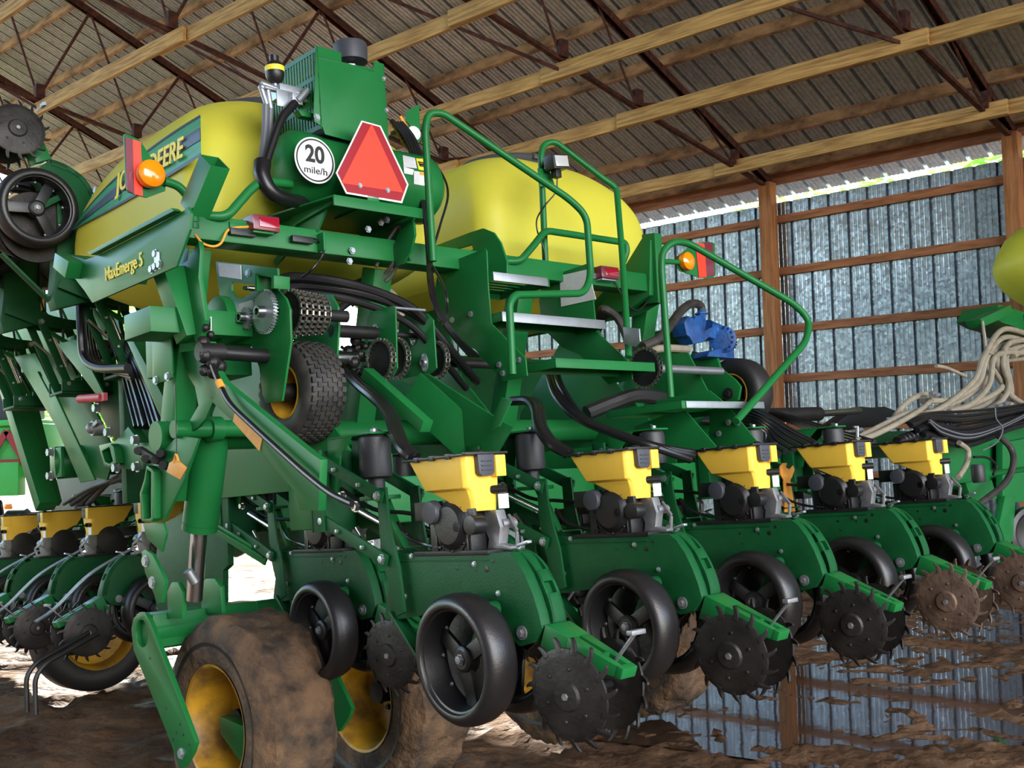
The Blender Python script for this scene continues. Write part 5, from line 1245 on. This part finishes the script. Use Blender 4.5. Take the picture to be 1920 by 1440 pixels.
# wing tool bar behind the folded row units, wing wheel
b = MB(); b.box((3.72, 5.3, -.05), (3.88, 9.3, .12)); part(b, 'wing_tool_bar', GREEN, .006)
def wingwheel():
    y = 7.25; x = 3.02; z = (-1.13 + y * math.sin(TILT)) / math.cos(TILT); c = V((x, y, z)); w = .26; r = .385
    b = MB(); b.lathe([(.012, .24), (0, .26), (-.005, r * .8), (.01, r * .94), (.05, r), (w - .05, r), (w, r * .9), (w, .25)], c, (0, 1, 0), 64)
    t = part(b, 'carrying_wheel', RUB, smooth=50)
    b = MB(); b.lathe([(.0, .25), (.006, .24), (.03, .225), (.10, .215), (.14, .12), (.13, .06), (.12, 0)], c, (0, 1, 0), 48); part(b, 'rim', YEL_R, 0, t)
    part(MB().cyl(c + V((0, .08, 0)), c + V((0, .15, 0)), .06), 'hub', IRON, 0, t)
wingwheel()
# slender cables of the wing units
for k, y in enumerate((6.30, 7.06, 7.82)):
    for d in (0, .03):
        b = MB(); b.tube(spline([(2.86, y + d, -.12), (2.6, y + .02 + d, -.25), (2.4, y + .03 + d, -.42), (2.28, y + d, -.48)], 7), .006, 6); part(b, 'closing_cable', ZINC)
for d in (0, .12):
    b = MB(); b.tube(fillet([(2.45, 5.9 + d, -.55), (2.15, 5.85 + d, -.66), (2.10, 5.85 + d, -.72), (2.10, 5.85 + d, -.90)], .08), .013, 8); part(b, 'parking_stand', IRON)
# ---- inverted row units of the folded outer wing (upper left)
INV = Matrix(((0, 0, 1), (-1, 0, 0), (0, -1, 0)))
def place_inv(loc):
    c = copy_part(UNIT, ROOT); c.location = vec(loc) - ORG[ROOT.name]; c.rotation_euler = INV.to_euler(); return c
gw_rel = V((2.17, 2.65, -.474)) - ORG[UNIT.name]
for k, (dx, dy) in enumerate(((0, 0), (0, .762), (0, 1.524))):
    tgt = V((2.04 + dx, 5.78 + dy, 1.60)); place_inv(tgt - INV @ gw_rel)
# ------------------------------------------------------------------ second planter at the right edge
q_ = X(1890, 620, 8.2)
R2 = empty('second_planter', w2p('B', w2p('P', (8.8, 3.8, 0), 'B').to_tuple()[:2] + (-1.52,), 'P'))
tag(R2, 'second planter at the right edge with yellow tank, beige hose bundle and black hoses', 'planter')
D8 = 3.6
def hp(pts, r, m, name, seg=10): return part(MB().tube(spline([Y(a, c, y) for a, c, y in pts], 7), r * .72, seg), name, m, 0, R2)
# tank
rings = []
cc = Y(2030, 500, 3.45)
for z, hx, hy in ((-.42, .25, .3), (-.30, .45, .45), (-.14, .66, .62), (.0, .74, .66), (.10, .72, .64), (.30, .60, .55), (.42, .40, .4)):
    r = []
    for k in range(28):
        a = 2 * PI * k / 28; ca, sa = math.cos(a), math.sin(a); n = (abs(ca) ** 3 + abs(sa) ** 3) ** (-1 / 3)
        r.append((cc.x + hx * ca * n, cc.y + hy * sa * n, cc.z + z))
    rings.append(r)
part(MB().loft(rings), 'seed_tank', YEL_T, 0, R2, smooth=60, subd=1)
part(MB().prism(XZ([(1838, 598), (1895, 572), (1900, 588), (1845, 612)], D8), 1, D8, D8 + .12), 'hose_bracket', GREEN, .002, R2)
part(MB().prism(XZ([(1885, 590), (1896, 567), (1975, 590), (1975, 640), (1925, 608), (1905, 602)], D8), 1, D8 + .1, D8 + .4), 'tank_cradle', GREEN, .004, R2)
hp([(1842, 602, D8), (1846, 630, D8), (1850, 655, D8), (1862, 664, D8), (1885, 668, D8)], .016, HOSEB, 'hanging_strap')
b = MB(); b.box((cc.x - .75, cc.y - .5, cc.z - .5), (cc.x + .8, cc.y + .5, cc.z - .42)); b.box((cc.x - .3, cc.y - .1, -.2), (cc.x - .1, cc.y + .1, cc.z - .42)); part(b, 'tank_stand', GREEN, .01, R2)
random.seed(31)
S = [(1935, 628), (1930, 640), (1928, 650), (1925, 662), (1940, 655), (1935, 670), (1938, 636), (1936, 646)]
E_ = [(1670, 795), (1730, 752), (1705, 775), (1780, 772), (1762, 772), (1800, 775), (1840, 775), (1880, 790)]
for k, (s, e) in enumerate(zip(S, E_)):
    y = D8 + .04 * (k % 3)
    mx = 1845 + k * 6
    hp([(s[0] + 30, s[1] - 6, y + .1), (s[0], s[1], y), (1880 + k * 2, s[1] - 10 + k * 3, y), (mx, 668 + k * 2, y - .02), (mx - 20 + k * 4 if k < 4 else mx + 16 - k, 715 + k * 2, y), ((mx + e[0]) / 2 + (10 if k > 3 else 0), (735 + e[1]) / 2 + 4, y), (e[0], e[1], y)], .030, HOSEB, 'beige_hose')
hp([(1755, 686, D8), (1775, 690, D8), (1810, 705, D8)], .018, HOSEB, 'beige_hose')
hp([(1670, 795, D8), (1690, 765, D8), (1715, 745, D8), (1742, 738, D8)], .028, HOSEB, 'beige_hose')
hp([(1610, 820, D8 - .2), (1650, 800, D8 - .15), (1700, 775, D8 - .1), (1745, 768, D8)], .026, HOSEB, 'beige_hose')
hp([(1590, 832, D8 - .3), (1640, 815, D8 - .25), (1690, 790, D8 - .2), (1730, 765, D8 - .1), (1750, 745, D8)], .024, HOSEB, 'beige_hose')
hp([(1860, 690, D8), (1880, 720, D8 + .05), (1900, 745, D8), (1940, 770, D8)], .03, HOSEB, 'beige_hose')
hp([(1900, 668, D8), (1925, 655, D8), (1950, 655, D8)], .03, HOSEB, 'beige_hose')
hp([(1798, 830, D8 - .2), (1815, 845, D8 - .2), (1812, 870, D8 - .2), (1797, 895, D8 - .25)], .026, HOSEB, 'beige_hose')
for k in range(9):
    yy = D8 - .12 - .02 * (k % 3)
    hp([(1700 + k * 4, 792 + k * 3, yy), (1745, 775 + k * 5, yy), (1800, 772 + k * 8, yy), (1850, 768 + k * 7, yy), (1900, 762 + k * 5, yy), (1960, 750 + k * 5, yy)], .015 + .005 * (k % 3), BLKG, 'black_hose')
for k in range(5):
    yy = D8 - .2
    hp([(1742, 785 + k * 2, yy), (1770, 800 + k * 4, yy), (1820, 812 + k * 3, yy), (1880, 795 + k * 2, yy), (1950, 760 + k * 2, yy)], .009, GREYP if k % 2 else BLKG, 'thin_hose')
hp([(1866, 765, D8 - .25), (1868, 785, D8 - .25), (1880, 805, D8 - .25), (1868, 830, D8 - .25), (1842, 845, D8 - .25)], .007, GREYP, 'thin_hose')
for (px, py) in ((1748, 738), (1755, 742), (1742, 765), (1650, 800), (1655, 797), (1640, 806), (1610, 808), (1872, 762), (1885, 758)):
    part(MB().cyl(Y(px - 3, py, D8 - .1), Y(px + 5, py - 2, D8 - .1), .016, seg=10), 'hose_clamp', ZINC, 0, R2)
b = MB()
for k in range(14): p = Y(1690 + k * 7, 826 - k * 2.5, D8 - .1); b.lathe([(0, .0), (0, .035), (.006, .04), (.010, .035), (.010, 0)], p, (1, .4, .3), 16)
b.cyl(Y(1682, 828, D8 - .1), Y(1795, 792, D8 - .1), .032); part(b, 'ribbed_duct', BLKG, 0, R2)
# black arm, hydraulic cylinder, green frame, air spring
yb2 = 4.25
b = MB().prism(XZ([(1565, 795), (1600, 770), (1615, 762), (1650, 765), (1668, 790), (1640, 800), (1600, 805), (1570, 806)], yb2), 1, yb2, yb2 + .12); part(b, 'black_arm', BLK, .01, R2)
b = MB().prism(XZ([(1620, 765), (1660, 762), (1680, 770), (1672, 782), (1640, 785)], yb2 + .1), 1, yb2 + .1, yb2 + .3); part(b, 'black_arm', BLK, .01, R2)
b = MB(); b.cyl(Y(1440, 779, yb2), Y(1535, 776, yb2), .05, seg=20); part(b, 'hydraulic_cylinder', IRON, 0, R2)
b = MB(); b.cyl(Y(1535, 776, yb2), Y(1612, 770, yb2), .024, seg=16); part(b, 'cylinder_rod', STEEL, 0, R2)
b = MB(); b.cyl(Y(1608, 800, 3.32), Y(1608, 820, 3.32), .008); b.box(Y(1602, 802, 3.32), Y(1602, 802, 3.32) + V((.05, .01, .01))); part(b, 'pin', ZINC, 0, R2)
for (a, c, y0, h) in ((1500, 812, 4.45, .12), (1480, 830, 4.7, .15)):
    p = Y(a, c, y0); b = MB().box((p.x, y0, p.z - h), (p.x + 2.9, y0 + .16, p.z)); part(b, 'frame_bar', GREEN, .008, R2)
for (pts, y) in (([(1760, 810), (1960, 800), (1960, 905), (1880, 905), (1860, 930), (1800, 930), (1775, 905)], 3.65), ([(1880, 830), (1960, 815), (1960, 870), (1880, 880)], 3.55), ([(1880, 890), (1960, 880), (1960, 935), (1880, 945)], 3.55),
                 ([(1826, 960), (1850, 950), (1870, 1000), (1885, 930), (1905, 930), (1900, 1010), (1860, 1090), (1850, 1010)], 3.5), ([(1810, 905), (1860, 900), (1870, 935), (1825, 945)], 3.5)):
    part(MB().prism(XZ(pts, y), 1, y, y + .05), 'frame_plate', GREEN, .004, R2)
p = Y(1836, 905, 3.38); b = MB(); b.lathe([(0, 0), (0, .038), (.015, .045), (.11, .045), (.125, .038), (.125, 0)], p, (0, 0, 1), 28); part(b, 'air_spring', BAG, 0, R2)
hp([(1815, 960, 3.32), (1850, 935, 3.32), (1885, 905, 3.32), (1900, 870, 3.32), (1895, 840, 3.35), (1870, 815, 3.38)], .032, RUBD, 'suction_hose')
hp([(1826, 857, 3.32), (1850, 858, 3.32), (1868, 872, 3.32), (1862, 890, 3.32)], .012, BLKG, 'air_line')
b = MB(); c = Y(1925, 1000, 3.5)
b.lathe([(0, .15), (0, .18), (.03, .20), (.10, .20), (.11, .17), (.10, .15)], c, (-.5, -.8, 0), 40, close=True); b.lathe([(.03, 0), (.03, .05), (.06, .15)], c, (-.5, -.8, 0), 30); part(b, 'gauge_wheel', RUBW, 0, R2)
# hopper of the next unit glimpsed beyond the fifth unit
part(MB().prism(XZ([(1785, 908), (1808, 898), (1806, 925), (1772, 945), (1770, 925)], 4.2), 1, 4.2, 4.3), 'hopper', YEL_H, .004, R2)
b = MB(); b.lathe([(0, 0), (0, .05), (.06, .10), (.10, .10), (.10, 0)], Y(1800, 935, 4.1), (-.6, -.7, .2), 26); part(b, 'meter_cover', BLK, 0, R2)

# ------------------------------------------------------------------ electric fan motor and yellow wrench between the fourth and fifth hopper
WR = MB(); yw = 3.02
WR.prism(XZ([(1463, 875), (1468, 868), (1476, 868), (1474, 876), (1480, 880), (1487, 872), (1490, 880), (1486, 893), (1482, 900), (1492, 960), (1488, 968), (1478, 968), (1472, 960), (1470, 900), (1464, 890)], yw), 1, yw, yw + .008)
tag(WR.build('wrench', TAGO, bev=.001), 'flat yellow wrench hanging between the third and fourth yellow hopper', 'wrench')
b = MB(); c = Y(1500, 895, 3.5); b.cyl(c, c + V((.13, 0, 0)), .055, seg=26); b.box(c + V((-.06, -.05, -.12)), c + V((.12, .08, -.05))); SM2 = part(b, 'fan_motor', BLK, .003)
b = MB(); cR = c + V((.13, 0, 0)); b.lathe([(0, .03), (0, .056), (.02, .056), (.02, .03)], cR, (1, 0, 0), 26, close=True)
for k in range(6): a = 2 * PI * k / 6; b.bar(cR + V((.01, 0, 0)), cR + V((.01, math.cos(a) * .05, math.sin(a) * .05)), .012, .006, up=(1, 0, 0))
b.box(c + V((-.02, -.06, .07)), c + V((.05, -.05, .11))); part(b, 'fan_guard', STEEL, 0, SM2)
part(MB().box(c + V((.02, -.058, -.02)), c + V((.08, -.056, .02))), 'orange_label', TAGO, 0, SM2)
b = MB()
for k in range(26): p = Y(1275 + k * 2.0, 912, 3.75); b.lathe([(0, .0), (0, .05), (.004, .055), (.008, .05), (.008, 0)], p, (1, 0, 0), 18)
part(b, 'corrugated_orange_hose', TAGO)
# tag hanging on a wire at the left
tg = MB(); xg = 1.97
tg.prism(YZ([(317, 868), (330, 860), (350, 877), (337, 899), (312, 885)], xg), 0, xg, xg + .003); g_ = tg.build('hang_tag', TAGO, bev=.0005); tag(g_, 'orange paper tag hanging on a thin wire at the pale green plate', 'tag')
part(MB().tube([X(328, 720, xg), X(330, 800, xg), X(331, 862, xg)], .0025, 6), 'tag_wire', BLK, 0, g_)
part(MB().tube(spline([X(326, 868, xg), X(330, 852, xg), X(335, 866, xg)], 5), .005, 6), 'tag_string', TAGO, 0, g_)
# ------------------------------------------------------------------ green implement far behind at the left edge
def WD(px, py, d):  # point at forward distance d in the level frame
    r = Rv * (px - 960) - Uv * (py - 720) + Fv * FOCAL; return r * (d / r.y)
FM = empty('parked_implement', (WD(30, 900, 13).x, 13, -1.52), 'W')
tag(FM, 'light green parked implement with a red outlined triangle at the far left edge', 'farm machine')
def fp(b, name, m, bev=.01, **k): return b.build(name, m, FM, fr='W', bev=bev, **k)
GRL = mat('light_green_paint', (70, 190, 90), .4, var=.15, vscale=2)
p = WD(-150, 800, 13); q = WD(80, 950, 13)
fp(MB().box((p.x, 13, q.z + .35), (q.x, 13.8, p.z)), 'body', GRL)
fp(MB().box((p.x, 12.9, p.z - .02), (q.x - .05, 13.9, p.z + .05)), 'top_edge', GRL)
fp(MB().box((p.x, 13.1, p.z + .05), (q.x - .25, 13.7, p.z + .75)), 'dark_hood', DGREY, .05)
t0, t1, t2 = WD(-22, 868, 12.95), WD(46, 866, 12.95), WD(12, 808, 12.95)
b = MB()
for a, c in ((t0, t1), (t1, t2), (t2, t0)): b.bar(a, c, .02, .07, up=(0, 0, 1))
fp(b, 'red_triangle_outline', RED, 0)
random.seed(9); b = MB()
for k in range(26):
    x = random.uniform(p.x, q.x + .25); z = random.uniform(-1.1, q.z + .45); b.cyl((x, 12.95, z), (x + random.uniform(-.1, .25), 13.1, z + random.uniform(-.3, .3)), random.uniform(.015, .05), seg=8)
fp(b, 'undercarriage', IRON, 0)
fp(MB().box(WD(0, 930, 12.9) + V((-.5, 0, 0)), WD(34, 915, 12.9) + V((0, .2, .3))), 'toolbox', GRL)
fp(MB().box(WD(8, 955, 12.8), WD(20, 945, 12.8) + V((0, .05, 0))), 'amber_lamp', AMBER, .004)
fp(MB().box(WD(70, 950, 12.8), WD(84, 938, 12.8) + V((0, .05, 0))), 'amber_lamp', AMBER, .004)
b = MB(); c = V((p.x + .9, 13.3, -1.05)); b.lathe([(0, .2), (0, .42), (.05, .47), (.25, .47), (.3, .42), (.3, .2)], c, (1, 0, 0), 36); fp(b, 'wheel', RUB, 0)
